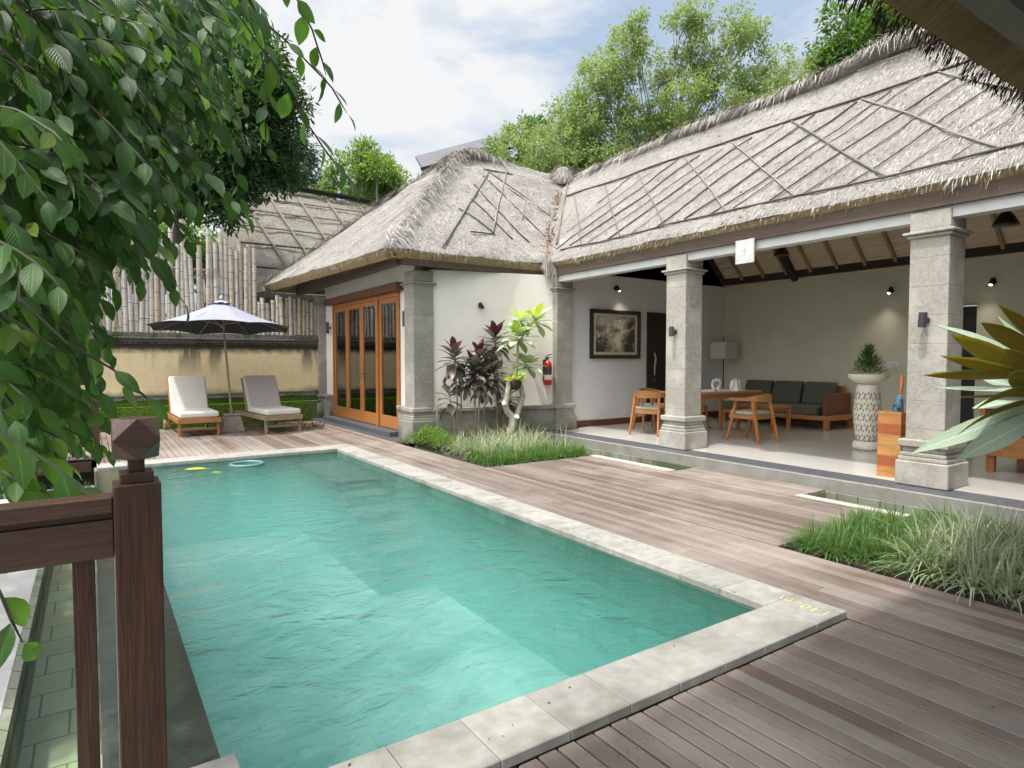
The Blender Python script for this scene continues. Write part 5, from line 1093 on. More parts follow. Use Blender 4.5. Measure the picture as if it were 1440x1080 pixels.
# bed behind the glass
t = empty('bed', (6.2, 11.5, .05), 0, 'white bed with wooden frame seen through the right glass panel', 'bed')
part('frame', MT['teak_y'], t, lambda b: b.box(5.35, 7.4, 10.35, 12.2, .2, .42)); part('mattress', MT['napkin'], t, lambda b: b.box(5.38, 7.3, 10.4, 12.15, .4205, .74), bevel=.05, seg=3)
for k in (0, 1): part('pillow', MT['napkin'], t, lambda b: b.box(7.0, 7.25, 10.5+.85*k, 11.2+.85*k, .75, 1.2), bevel=.07, seg=3)
part('headboard', MT['lintel'], t, lambda b: b.box(7.41, 7.48, 10.3, 12.3, .1, 1.5))
SEEDS = "-89,508,233 -3,390,280 13,318,311 -40,420,93 -33,242,132 16,267,263 -49,404,89 -13,258,244 -64,397,254 -59,316,154 -28,342,124 -30,412,216 -47,269,258 -25,438,209 -69,449,141 97,536,446 -60,397,245 8,339,248 -29,248,248 -13,395,282 -37,215,116 57,404,343 -41,290,122 -11,334,280 1,268,219 -43,451,131 -26,436,130 18,409,361 -34,334,158 -27,424,172 -65,484,113 54,485,356 36,326,320 -1,254,234 -35,259,212 -38,344,301 -19,387,178 -12,342,253 -48,317,123 -41,237,160 10,410,263 -52,375,178 -59,395,188 -67,476,178 -14,283,202 -15,507,295 1,375,265 -50,339,168 -38,441,131 -54,296,180 -42,494,339 -28,339,173 -44,295,138 6,331,240 -45,471,234 83,507,415 -23,382,296 55,356,331 -93,517,150 19,297,295 -10,237,250 -42,300,202 -18,422,343 -48,356,168 -25,271,176 -43,420,247 -51,398,150 -37,232,152 -40,276,168 70,478,410 -82,511,335 27,307,263 -43,310,165 -39,383,247 -15,252,203 -8,233,245 -51,474,362 -40,319,263 -23,245,217 -27,343,260 -59,322,104 36,450,297 38,337,292 -40,234,216 -21,287,195 -50,478,166 -81,462,340 -11,385,329 -72,490,354 -30,319,288 -54,336,246 -15,215,241 -25,367,300 -37,365,317 -34,447,233 -30,294,263 -74,459,134 -16,230,236 -30,328,285 11,275,242 33,333,318 -19,228,197 -12,442,276 -46,290,247 -52,322,266 -32,307,206 -23,383,333 9,445,327 -69,489,278 -5,359,221 -28,260,221 14,458,273 -27,272,212 -51,424,321 -33,457,162 -72,396,200 -36,297,211 -57,331,232 -49,320,275 51,478,388 22,403,302 -16,411,304 -16,421,328 -43,462,181 -57,434,174 -37,372,310 -12,377,226 -65,390,296 17,315,272 46,410,357 -49,449,157 0,295,276 -31,250,246 28,469,365 -39,271,259 -20,414,224 47,391,341 6,284,217 21,444,264 -71,430,138 -26,345,288 -30,477,145 -16,364,256 -35,453,268 6,365,324 -23,218,152 -28,340,289 76,489,427 -14,290,286 -5,380,240 -84,517,316 -38,397,85 4,356,318 -75,456,349 -25,280,193 26,320,291 -3,344,305 -95,511,115 17,327,288 -34,281,199 -67,501,217 31,310,295 -28,275,173 3,353,320 -16,301,290 -22,422,205 -35,480,331 -69,437,225 8,501,273 -36,445,201 -48,356,233 13,380,291 -50,317,273 -39,414,131 -38,380,120 -32,324,112 -66,382,143 -83,477,352 21,456,353 27,296,287 49,450,375 83,488,385 -18,197,199 -2,299,266 -35,230,198 -42,353,281 -1,489,217 -46,317,240 -8,253,214 -56,334,147 -57,437,84 -7,235,226 10,285,236 -3,455,349 -34,229,171 -44,485,206 -9,376,283 5,265,257 -24,272,141 -56,420,290 61,541,410 -31,231,227 -31,232,147 15,355,270 -42,244,144 -59,306,102 4,465,389 -56,453,72 -42,390,120 -32,395,336 -10,439,278 -23,434,187 -71,453,352 -51,341,204 -82,449,128 -96,519,96 -33,305,277 -35,232,196 -33,331,303 -26,314,145 -64,470,77 35,383,295 -4,241,198 -32,276,217 -49,317,169 -27,205,201 -31,234,189 -95,515,206 -32,209,219 -74,444,183 -42,336,211 68,432,372 -42,376,162 -52,330,144 -33,430,109 7,426,345 -44,341,245 -46,281,153 -22,291,269 -24,412,293 -4,480,363 -24,338,155 -36,444,287 2,384,252 -8,355,294 -74,483,139 -63,407,313 -4,330,277 -37,298,194 32,503,380 -27,485,130 -60,486,249 -14,402,279 -34,446,355 31,404,294 29,515,365 -50,293,187 6,312,298 -2,271,277 -21,231,245 -27,221,209 -45,348,147 -86,482,276 10,268,232 -22,232,185 -50,322,244 -16,404,263 -48,386,326 -28,291,283 -40,400,285 19,456,298 31,328,307 -24,344,250 -33,208,115 1,252,222 -27,317,265 -48,470,288 -7,368,268 1,428,324 -71,417,205 -22,314,154 43,439,315 29,469,380 -38,355,201 0,423,219 19,518,406 -16,217,177 -36,281,106 -2,311,234 -12,252,269 -58,440,266 -29,340,168 -42,286,182 -33,232,134 -60,338,108 -95,528,304 -64,359,240 -58,369,217 -7,501,297 -2,456,285 -22,228,189 4,288,220 -57,339,274 -58,315,155 -35,347,241 -41,342,117 -76,490,348 18,450,293 -88,499,96 32,387,344 -34,358,303 -58,474,236 -69,465,80 -65,413,265 -15,262,213 -33,310,188 -43,479,250 -43,236,120 -52,426,144 -7,292,254 -70,505,372 -31,340,133 -64,481,98 -47,277,191 -28,349,174 -6,234,236 -72,426,335 -23,410,230 35,504,316 -20,230,243 1,373,228 -55,362,91 12,295,277 -17,441,330 -46,407,163 -30,375,328 -36,327,144 13,321,246 -51,412,246 -28,428,258 -85,481,206 -15,246,201 46,500,397 -65,498,322 -49,493,267 -59,464,93 41,466,312 -51,398,282 -53,328,295 -21,218,177 -42,476,265 -5,514,338 38,431,297 -40,366,268 -75,511,284 -30,493,111 37,391,309 -38,305,240 -47,359,157 -19,242,221 -33,227,185 7,461,306 -46,474,107 11,459,305 -6,308,295 -12,393,245 -90,495,229 -7,497,232 -52,317,276 -36,245,218 -37,260,140 -31,240,160 -10,339,229 22,325,301 -32,335,224 -29,348,236 -28,221,191 19,411,252 13,402,309 2,367,286 -38,362,169 -25,321,201 -46,476,301 -39,281,152 -44,315,142 -61,495,132 -37,317,149 32,390,322 31,304,278 -86,515,157 -78,509,337 -51,336,155 -4,451,307 0,370,235 -34,489,235 69,463,364 -18,376,215 -32,311,130 -48,373,127 -39,343,107 -36,377,157 -22,300,257 -76,507,99 -14,479,312 2,303,274 -9,266,256 26,507,310 -65,498,265 -52,307,231 -44,313,287 3,358,241 -78,435,84 -66,452,299 -37,262,127 -64,451,141 -32,419,245 -40,494,244 -71,473,81 -9,495,343 -42,372,114 -51,479,276 9,428,362 -33,280,188 -71,416,291 -58,439,167 -61,341,243 -78,511,361 -55,396,122 -88,504,91 -45,310,181 -2,258,224 -6,281,241 -13,216,232 -9,351,295 5,397,338 -78,438,265 -31,297,117 -35,298,193 4,431,313 -27,313,253 1,343,315 -62,440,224 -37,259,132 -32,476,339 -41,381,270 44,432,374 -21,349,309 -64,359,166 43,465,289 34,499,339 -4,461,309 -1,362,312 -26,439,294 -22,439,182 -8,340,275 -15,434,311 -21,275,230 -71,506,194 -15,243,239 -61,337,144 -20,282,233 -54,317,239 -9,509,221 -70,489,335 -24,288,181 -64,426,244 12,364,265 -76,467,244 -12,268,193 -9,309,273 -14,227,199 -80,482,90 -68,510,361 -34,271,219 -36,342,302 57,417,360 -70,479,129 52,483,392 7,464,312 -26,221,206 -21,268,178 -45,297,112 -49,454,247 -15,226,178 -21,247,171 17,447,320 -1,275,247 -63,481,196 16,412,350 -59,465,140 -37,350,188 -37,217,194 -39,276,105 -91,518,345 -3,249,228 22,317,243 14,408,308 -89,497,86 -9,436,249 -33,274,213 -35,291,118 61,523,423 -68,446,246 48,373,338 -59,478,147 4,416,325 -52,379,243 -29,429,259 -25,396,138 4,523,417 -70,455,278 -34,218,156 -36,380,209 -58,495,209 -34,263,231 -71,508,381 20,497,339 -61,411,170 31,318,265 27,428,287 56,473,401 -52,343,195 19,509,345 8,454,260 -84,468,89 -20,207,181 7,511,403 -62,393,183 -36,293,217 -60,331,213 -20,299,168 -86,507,92 -49,355,197 -52,420,98 -50,383,173 -42,255,193 62,500,398 -39,324,153 -36,337,172 15,313,292 -45,429,131 -17,345,175 8,345,261 -51,338,115 -25,287,269 5,463,356 73,499,406 -76,406,157 -20,279,264 -38,292,165 -40,244,226 -62,506,375 5,507,323 -52,430,80 99,546,426 50,510,361 45,365,317 -35,367,119 -12,246,226 -42,246,189 -27,241,208 -55,498,303 -21,304,170 -42,422,256 11,292,255 -52,382,93 -14,323,268 -25,212,241 12,521,369 -33,277,153 -69,475,128 25,355,332 -16,409,347 -17,323,281 -58,389,172 6,287,288 -29,254,234 -60,383,98 -37,221,243 45,401,361 4,329,230 -24,243,238 -58,394,232 -32,303,274 -31,355,180 -29,276,178 -38,337,304 3,428,270 -39,499,337 -51,311,260 -24,352,188 -58,416,119 -27,235,229 -50,464,105 -1,288,269 48,445,373 35,322,319 -45,453,235 8,331,273 -46,311,223 -9,377,215 -65,424,170 -53,394,106 -28,237,237 -48,363,123 -31,232,117 69,505,382 10,472,267 -4,434,357 -48,276,173 -14,424,239 61,440,375 -72,450,172 -31,212,189 -63,412,187 -41,359,230 -23,283,266 29,516,390 -8,291,200 7,441,289 -73,406,178 -80,447,115 25,509,332 -44,454,349 -74,451,115 -71,474,334 -71,504,145 -2,488,256 -6,488,383 58,464,360 -22,242,190 -67,429,219 57,483,328 33,290,281 -73,477,345 19,318,256 -48,289,137 -53,303,125 -40,312,178 5,396,224 -44,481,222 -38,339,215 -7,410,259 -22,425,213 -34,391,319 52,508,335 -28,480,309 -41,379,239 2,320,290 54,413,337 -72,513,363 -64,487,216 -30,423,301 -26,221,157 17,438,283 -44,286,151 -30,406,151 -21,340,277 -22,398,338 46,380,307 -30,436,125 35,335,310 55,511,380 39,371,292 -31,316,193 29,352,315 -45,304,262 -16,257,215 -45,271,156 -6,377,279 -51,280,196 -25,427,182 -1,319,214 -42,284,148 57,516,403 -30,341,174 -21,379,163 -36,250,217 6,459,351 21,451,344 68,479,408 -5,342,265 -53,407,164 -36,296,230 -24,313,154 -45,371,91 -36,212,117 -54,333,173 -67,395,243 -35,276,208 -56,355,124 -76,479,291 27,502,274 -28,391,230 -17,250,262 82,489,393 -31,254,124 -92,504,227 -5,419,234 -22,465,252 -36,211,172 32,513,280 5,455,332 -19,428,199 -24,353,302 0,342,271 -91,481,80 4,439,281 -96,519,82 -6,317,226 -57,345,292 -43,339,185 0,382,212 16,304,239 -16,204,215 -51,483,88 -74,398,94 -56,315,163 -29,231,229 -34,272,126 22,481,340 16,352,311 26,309,260 -8,241,261 -66,459,274 -79,447,116 15,285,289 -73,400,190 -52,329,122 -40,283,170 -47,439,298 -37,249,222 -61,492,374 24,435,362 -42,335,208 -3,291,227 -8,379,330 -40,381,96 -34,367,118 -49,419,107 -38,461,279 -31,479,202 21,276,245 45,447,373 -73,484,217 -13,483,325 -24,267,269 -38,283,223 8,309,264 -31,470,107 -4,327,233 16,523,253 -52,310,238 -22,231,158 -28,359,191 15,331,280 -84,513,98 47,342,339 -48,383,257 -5,238,200 -11,254,206 -42,410,159 -41,412,184 -31,346,240 -7,244,232 -26,267,272 -49,339,146 -23,385,248 -54,351,163 -2,341,236 17,389,309 -48,354,196 -15,454,279 -51,487,214 -21,413,235 -35,339,196 -27,328,252 -34,485,290 17,291,234 -79,458,183 -19,440,290 16,473,294 27,283,264 -33,457,158 -57,464,189 -38,369,257 -22,273,149 28,449,321 -18,215,192 -25,430,187 -17,409,225 -29,398,280 -17,297,287 30,323,272 -56,372,132 -39,421,112 -15,429,330 -34,235,158 -34,348,163 -19,414,271 -28,439,246 -58,360,162 -9,274,199 -44,301,146 -36,388,282 -6,281,206 2,484,317 -52,322,222 -45,296,161 -50,412,163 -51,496,278 -82,514,296 -8,328,201 -50,373,309 -21,413,199 -44,473,165 -49,348,296 28,482,382 -54,314,100 -17,238,206 -12,224,223 10,378,313 -44,460,230 -40,341,189 -8,494,377 -52,314,245 -70,513,351 -1,326,284 -32,464,290 -30,228,248 -9,513,308 -46,300,165 -57,447,122 -65,392,256 -10,333,290 30,389,293 -35,349,193 -38,313,289 17,299,247 -1,301,273 -54,403,196 -88,495,146 53,426,378 -13,441,356 -90,500,162 -30,375,174 -57,432,141 -41,452,354 -28,343,173 7,285,239 12,458,373 -18,288,224 -73,416,146 -17,455,209 -23,307,198 -82,469,75 73,522,441 -47,314,107 -40,215,138 81,504,387 -70,428,310 3,411,223 -67,389,200 -52,353,229 -38,268,230 -12,483,293 -64,441,335 -45,291,269 -17,389,208 -5,286,214 -40,327,282 24,457,367 -74,493,82 -28,205,212 34,465,284 -15,379,185 -33,376,191 -32,326,268 -31,391,135 -78,476,98 -29,321,221 -69,426,291 -36,337,123 -35,415,179 -22,384,250 -80,439,178 40,414,343 -59,413,283 -38,223,183 -40,298,219 -83,485,351 -42,326,98 -29,223,166 -31,306,173 -45,283,157 -41,455,123 25,431,363 -37,235,121 -58,485,224 -52,396,128 11,267,266 -1,514,294 -75,443,217 -24,316,155 -38,379,310 -70,479,317 -47,499,368 -22,243,192 -74,405,227 -23,412,341 -72,446,184 -26,360,301 -42,311,203 12,289,233 -63,329,108 21,290,286 -48,482,99 16,301,234 -50,486,177 -48,400,119 -23,365,303 20,498,288 -46,262,193 -39,266,245 -37,304,265 4,360,319 36,450,386 -16,230,209 -60,357,160 -83,472,148 -86,522,305 -57,329,257 -57,438,122 -7,407,203 -48,374,112 -10,382,212 -43,318,245 -14,270,275 -33,289,178 82,477,422 -34,247,126 29,376,276 -30,355,290 -88,508,157 -11,266,201 -55,482,142 28,385,341 -58,404,194 -21,211,163 -31,443,245 15,294,243 53,521,322 -78,436,199 -49,322,207 44,469,328 -33,323,207 -4,329,303 -23,244,198 -27,338,234 -3,382,230 38,529,298 -51,459,181 -96,496,70 35,412,305 -16,309,264 -65,426,157 -62,455,255 -53,420,206 14,522,388 -16,303,183 -55,435,250 54,355,335 -30,479,157 42,500,366 62,439,356 -38,485,324 -36,270,135 -54,468,97 -24,390,159 46,493,362 -56,365,271 -40,294,151 -18,281,279 -33,268,251 33,347,282 -68,447,166 -36,365,164 -41,245,242 -23,435,357 -47,337,99 -29,361,212 -75,456,106 50,509,348 -46,371,118 -50,306,157 -68,398,196 -19,425,307 4,388,281 -47,470,352 -40,236,207 29,499,326 -47,414,95 -24,444,323 -44,359,272 -2,468,244 -23,209,241 -39,324,248 -42,489,262 81,540,428 -45,381,131 48,479,331 -57,427,136 -53,383,290 -45,459,363 -30,496,224 -43,418,155 -52,364,247 -30,489,334 -23,460,341 -21,274,276 82,544,392 13,499,296 -43,274,179 21,316,281 -65,402,314 -4,417,231 -10,425,255 -14,216,234 -28,263,244 -4,353,320 52,501,352 7,298,239 -37,240,117 -61,462,245 -43,354,283 -47,397,164 -38,494,151 -37,279,174 -36,269,267 31,397,275 -47,474,68 -52,295,267 -35,386,299 -90,514,274 91,545,392 7,485,285 -5,299,208 -7,242,234 -53,396,173 -41,442,222 47,442,327 -39,235,227 -32,265,202 -15,270,197 87,524,410 -3,320,289 -47,315,203 -72,494,68 -13,271,191 -71,386,123 16,461,245 4,458,296 -10,246,252 0,311,217 24,394,257 -31,208,137 -69,435,245 -74,473,234 -41,472,256 -12,493,385 -55,402,207 -26,287,276 -51,473,199 -65,388,272 -3,411,309 12,296,253 -41,253,257 -20,295,211 -46,389,147 -17,366,217 -37,218,233 -24,380,196 -19,225,237 -31,227,186 -5,302,205 -76,519,355 -23,237,221 -42,377,301 -14,338,235 9,498,263 17,495,294 -24,463,224 48,330,330 -22,277,216 -34,272,230 -70,489,358 -23,472,182 0,337,275 -36,309,138 -32,248,179 -61,385,103 -39,291,270 71,429,377 -52,468,367 5,293,291 -30,439,132 -17,331,226 -18,376,257 -32,224,137 -4,277,247 -37,236,215 -2,245,208 -45,245,150 -39,302,286 50,522,368 -53,439,152 4,368,299 -1,259,268 -34,375,151 25,280,278 -23,248,216 -31,394,312 -15,317,213 -33,232,123 -57,479,188 -73,432,197 44,394,327 -49,398,324 28,388,346 -26,260,240 -46,260,210 9,413,291 -46,303,238 -51,488,316 49,332,324 -39,247,192 46,511,311 -3,348,318 -66,436,277 -91,488,97 1,482,345 57,535,314 38,329,313 -30,288,202 3,282,254 -63,366,146 -38,271,204 -50,414,159 -61,337,142 -85,502,231"
# ------------------------------------------------------------------ vegetation
def rdir(): 
    z = random.uniform(-1, 1); a = random.uniform(0, 2*math.pi); s_ = math.sqrt(1-z*z); return Vector((s_*math.cos(a), s_*math.sin(a), z))
def grass(b, n, area, h0, h1, w, lean=.5, z0=-.06):
    for k in range(n):
        x, y = area(); b.cr = random.random(); a = random.uniform(0, 6.28); t = random.uniform(.1, 1)*lean
        b.blade((x, y, z0), (math.cos(a)*t, math.sin(a)*t, 1), random.uniform(h0, h1), w*random.uniform(.7, 1.2), droop=random.uniform(.5, 1.5), seg=4)
def bed1(x0, x1, y0, y1, tuft):
    cs = [(random.uniform(x0, x1), random.uniform(y0, y1)) for _ in range(tuft)]
    def f():
        c = random.choice(cs); return c[0]+random.gauss(0, .045), c[1]+random.gauss(0, .045)
    return f
def tufts(b, n, area, per, h0, h1, w, z0=-.06, spread=1.0):
    for k in range(n):
        cx, cy = area(); hh = random.uniform(.75, 1.15); tone = random.random()
        for j in range(int(per*random.uniform(.7, 1.2))):
            a = random.uniform(0, 6.28); q = random.random()**.7; r_ = .05*q; b.cr = min(.999, max(0, tone*.45+random.random()*.55))
            b.blade((cx+r_*math.cos(a), cy+r_*math.sin(a), z0), (math.cos(a)*q*spread, math.sin(a)*q*spread, 1), random.uniform(h0, h1)*hh, w*random.uniform(.7, 1.25), droop=random.uniform(.5, 1.2)+q*.9, seg=5)
ua = random.uniform
b = MB(); tufts(b, 78, lambda: (ua(4.52, 6.0), ua(7.45, 8.6)), 26, .26, .50, .014, spread=1.1)
tag(b.build('ornamental_grass', MT['grass_var']), 'pale variegated grass growing round the foot of the plumeria', 'grass', kind='stuff')
b = MB(); tufts(b, 58, lambda: (ua(4.42, 4.95), ua(6.98, 7.6)), 46, .14, .27, .008, spread=1.3); tufts(b, 80, lambda: (ua(4.95, 6.0), ua(6.98, 7.4)), 46, .14, .28, .008, spread=1.2); tufts(b, 14, lambda: (ua(4.5, 6.0), ua(7.4, 8.6)), 40, .2, .34, .009)
tag(b.build('ornamental_grass', MT['grass_green']), 'short green tufted grass along the deck edge of the first bed', 'grass', kind='stuff')
b = MB()
for k in range(3600):
    b.cr = random.random(); x = 4.44+random.gauss(0, .15); y = 8.85+random.gauss(0, .25); hh = .30-1.6*(x-4.44)**2-.7*(y-8.85)**2+.06*nzf(x*9, y*9); b.leaf((max(4.33, x), y, max(-.04, hh*random.random()**.4)), rdir()+Vector((0, 0, .5)), rdir()+Vector((0, 0, 1.5)), .03, .018, seg=2)
tag(b.build('low_bush', MT['lime_leaf']), 'low bright green bush at the foot of the corner pillar of the bedroom', 'bush')
b = MB(); tufts(b, 230, lambda: (ua(4.46, 5.6), ua(1.7, 2.66)), 46, .13, .27, .0075, spread=1.4); tufts(b, 60, lambda: (ua(5.0, 5.95), ua(1.3, 2.6)), 40, .15, .32, .008, spread=1.2)
tag(b.build('ornamental_grass', MT['grass_green']), 'dense green tufted grass in the bed at the right edge of the deck', 'grass', kind='stuff')
b = MB(); tufts(b, 95, lambda: (ua(4.50, 5.2), ua(1.0, 1.95)), 30, .22, .42, .013, spread=1.3); tufts(b, 50, lambda: (ua(5.0, 5.95), ua(1.2, 2.1)), 28, .22, .42, .013, spread=1.3)
tag(b.build('ornamental_grass', MT['grass_var']), 'taller pale striped grass in front of the right-hand bed', 'grass', kind='stuff')

def cordyline(x, y, heads, label, red=.35):
    t = empty('cordyline', (x, y, -.06), 0, label, 'shrub', 'red-leaved cordylines by the bedroom wall')
    for hx, hy, hz, n, L, rd in heads:
        part('stem', MT['rattan'], t, lambda b: b.tube([(x+random.uniform(-.04, .04), y, -.06), ((x+hx)/2+random.uniform(-.03, .03), (y+hy)/2, hz*.5), (hx, hy, hz)], [.016, .013, .011], 7), smooth=True)
        g = MB(); gr = MB()
        for k in range(n):
            q = k/n; a = k*2.4+random.uniform(-.3, .3); el = -.55+1.85*q+random.uniform(-.15, .15); d = Vector((math.cos(a)*math.cos(el), math.sin(a)*math.cos(el), math.sin(el)))
            m_ = gr if q > 1-rd else g; m_.cr = random.random(); ll = L*random.uniform(.75, 1.1)*(1-.35*max(0, q-.6))
            m_.leaf((hx, hy, hz-.30*(1-q)), d, Vector((-d.x*.4, -d.y*.4, 1)), ll, .115, fold=.25, curl=.9-.6*q, seg=5, peak=.5)
        g.build('leaves', MT['cordyline'], t, smooth=True)
        if gr.f: gr.build('red_leaves', MT['cordy_red'], t, smooth=True)
cordyline(4.88, 8.75, [(4.80, 8.75, 1.50, 34, .34, .16), (4.98, 8.85, 1.2, 18, .3, .0), (4.72, 8.8, .9, 15, .3, .0)], 'red-tipped cordyline nearest the corner pillar, leftmost of its row')
cordyline(5.22, 8.8, [(5.18, 8.8, 1.28, 40, .36, .1), (5.36, 8.78, 1.12, 26, .33, .0)], 'dense green-purple cordyline second from the corner pillar')
cordyline(5.42, 8.95, [(5.36, 8.9, 1.50, 30, .34, .2), (5.50, 8.8, 1.26, 28, .34, .0)], 'cordyline with a bright red heart, third from the corner pillar')
cordyline(5.80, 8.98, [(5.72, 8.98, 1.80, 36, .38, .3), (5.98, 8.95, .85, 20, .34, .0), (5.70, 8.98, 1.2, 16, .3, .0)], 'tallest dark purple cordyline directly behind the plumeria')
# plumeria
t = empty('plumeria', (5.757, 8.6, -.06), 0, 'small plumeria tree with forked pale trunk and bright rosettes of leaves', 'tree')
Y_ = 8.6
def tb(b, pts, r): b.tube([(x, Y_+dy, z) for x, dy, z in pts], r, 10)
part('trunk', MT['plum_bark'], t, lambda b: (tb(b, [(5.72, 0, -.06), (5.76, 0, .12), (5.83, 0, .28), (5.81, 0, .42), (5.72, 0, .50), (5.67, -.01, .62), (5.72, 0, .80), (5.75, 0, .96), (5.86, 0, 1.08), (5.93, .01, 1.3), (5.95, .02, 1.70)], [.085, .075, .07, .062, .055, .055, .05, .045, .03, .024, .02]),
    tb(b, [(5.83, .01, .24), (5.93, .03, .42), (6.04, .05, .66), (6.07, .05, .74), (6.01, .04, .98), (6.04, .04, 1.2)], [.05, .048, .045, .048, .036, .022]),
    tb(b, [(5.95, .02, 1.6), (6.1, .03, 1.85), (6.30, .03, 2.0)], [.02, .02, .018]), tb(b, [(6.06, .03, 1.8), (6.02, .0, 1.95), (5.99, 0, 2.02)], [.016, .014, .014]), tb(b, [(6.02, .04, 1.05), (6.12, .04, 1.18), (6.14, .04, 1.25)], [.02, .018, .018])), smooth=True)
part('cut_stub', MT['napkin'], t, lambda b: (b.tube([(5.86, Y_-.045, .40), (5.86, Y_-.085, .42)], .038, 12), b.tube([(5.635, Y_-.03, .64), (5.61, Y_-.06, .655)], .036, 12)))
for (x, dy, z, n, L, yg) in ((6.32, .03, 2.03, 22, .34, .35), (5.98, 0, 2.04, 11, .27, .5), (5.95, .02, 1.74, 26, .33, .4), (6.14, .04, 1.28, 25, .32, .25)):
    g = MB(); gy = MB()
    for k in range(n):
        q = k/n; a = k*2.4+.5; el = -.35+1.5*q+random.uniform(-.1, .1); d = Vector((math.cos(a)*math.cos(el), math.sin(a)*math.cos(el), math.sin(el)))
        m_ = gy if (q > .7 and random.random() < yg*1.8) else g; m_.cr = random.random(); m_.leaf((x, Y_+dy, z-.04+.05*q), d, Vector((-d.x*.5, -d.y*.5-.15, 1)), L*1.5*random.uniform(.75, 1.05)*(1-.25*q), .14, fold=.12, curl=.5, seg=6, peak=.6)
    g.build('leaves', MT['plum_top'], t, smooth=True)
    if gy.f: gy.build('young_leaves', MT['plum_young'], t, smooth=True)
t = empty('epiphyte_fern', (5.85, 8.55, .98), 0, 'yellow-green fern clump growing in the fork of the plumeria', 'plant')
part('leaves', MT['plum_young'], t, lambda b: [b.leaf((5.85, 8.55, 1.0), (random.uniform(-1, .9), random.uniform(-1, .5), random.uniform(.1, .9)), (0, -.6, 1), random.uniform(.12, .32), .055, seg=4) for k in range(26)], smooth=True); part('root_ball', MT['soil'], t, lambda b: b.lathe([(.03, -.12), (.08, -.08), (.10, 0), (.06, .06)], (5.85, 8.55, .98), 12), smooth=True)

# trees -------------------------------------------------
def tree(name, label, cat_, base, trunk_r, fork_z, clumps, leafmat, n, L, w, bark='bark', group=None, hang=.3, shell=.55, tw=True, seg=2, gauss=False):
    t = empty(name, base, 0, label, cat_, group); bx, by, bz = base
    cx = sum(c[0] for c in clumps)/len(clumps); cy = sum(c[1] for c in clumps)/len(clumps)
    fork = Vector((bx+(cx-bx)*.25, by+(cy-by)*.25, fork_z))
    def tr(b):
        b.tube([base, (bx+(cx-bx)*.1+.08, by+(cy-by)*.1, bz+(fork_z-bz)*.5), fork], [trunk_r, trunk_r*.82, trunk_r*.7], 10)
        for c in clumps:
            p = Vector(c[:3]); mid = fork.lerp(p, .5)+Vector((random.uniform(-.2, .2), random.uniform(-.2, .2), random.uniform(-.1, .25)))
            b.tube([fork, mid, p], [trunk_r*.36, trunk_r*.22, trunk_r*.09], 6)
            for k in range(5):
                e = p+rdir()*c[3]*.85; b.tube([mid.lerp(p, random.uniform(.3, 1)), (p+e)/2+rdir()*.1, e], [trunk_r*.11, trunk_r*.07, trunk_r*.03], 4)
    part('trunk', MT[bark], t, tr, smooth=True)
    b = MB(); tot = sum(c[3]**2 for c in clumps)
    for c in clumps:
        m_ = int(n*c[3]**2/tot); subs = []
        ns = max(6, int(m_/26))
        for k in range(ns):
            d = rdir(); r_ = c[3]*(random.random()**.5 if not gauss else abs(random.gauss(.5, .35))); subs.append(Vector(c[:3])+Vector((d.x*r_, d.y*r_, d.z*r_*.82)))
        for s_ in subs:
            out = (s_-Vector(c[:3])).normalized() if (s_-Vector(c[:3])).length > .01 else Vector((0, 0, 1)); sprr = L*1.6
            tone = random.random()
            for k in range(int(m_/ns)):
                p = s_+rdir()*sprr*random.random()**.6; b.cr = min(.999, max(0, tone*.7+random.random()*.3)); d = (rdir()+out*.9+Vector((0, 0, -hang))).normalized()
                b.leaf(p, d, (rdir()*.8+Vector((0, 0, 1))), L*random.uniform(.7, 1.2), w*random.uniform(.8, 1.2), seg=seg, fold=.2)
    b.build('crown', MT[leafmat], t); return t
def env(c, r, n, rr, seed):
    rnd = random.Random(seed); o = []
    for k in range(n):
        z = rnd.uniform(-1, 1); a = rnd.uniform(0, 6.28); s_ = math.sqrt(1-z*z); q = rnd.uniform(.45, 1)
        o.append((c[0]+r[0]*s_*math.cos(a)*q, c[1]+r[1]*s_*math.sin(a)*q, c[2]+r[2]*z*q, rr*rnd.uniform(.7, 1.25)))
    return o
G0 = -.5
tree('mango_tree', 'dense dark-leaved tree overhanging the left end of the old thatched roof', 'tree', (1.6, 17.9, G0), .14, 5.2, env((2.55, 17.0, 7.35), (1.9, 1.4, 2.3), 24, .78, 3)+[(1.2, 16.5, 5.6, .6), (1.9, 16.4, 5.0, .55), (2.6, 16.4, 5.0, .6), (3.2, 16.4, 5.5, .55), (2.2, 16.4, 5.9, .7), (.9, 16.5, 6.6, .7), (1.0, 16.5, 7.6, .7), (1.2, 16.6, 8.7, .7)]+[(3.9, 16.6, 6.9, .55), (3.7, 16.6, 7.6, .55), (3.9, 16.6, 6.1, .45), (2.7, 16.6, 5.4, .6), (1.8, 16.7, 5.4, .6), (2.0, 16.8, 9.1, .7)], 'dark_leaf', 40000, .19, .06, 'bark_dark', hang=.1)
tree('round_tree', 'round bright green tree beyond the low end of the old thatched roof', 'tree', (9.8, 25.4, G0), .25, 6.5, env((9.75, 25.3, 8.8), (1.75, 1.5, 1.35), 16, .68, 5)+[(8.2, 25.8, 8.2, .6), (8.3, 25.6, 8.9, .5), (11.2, 24.4, 8.2, .6), (11.3, 24.2, 7.8, .55), (9.8, 25.2, 10.0, .5)], 'lime_leaf', 12000, .2, .075, hang=-.2)
crown = []; rc = random.Random(4)
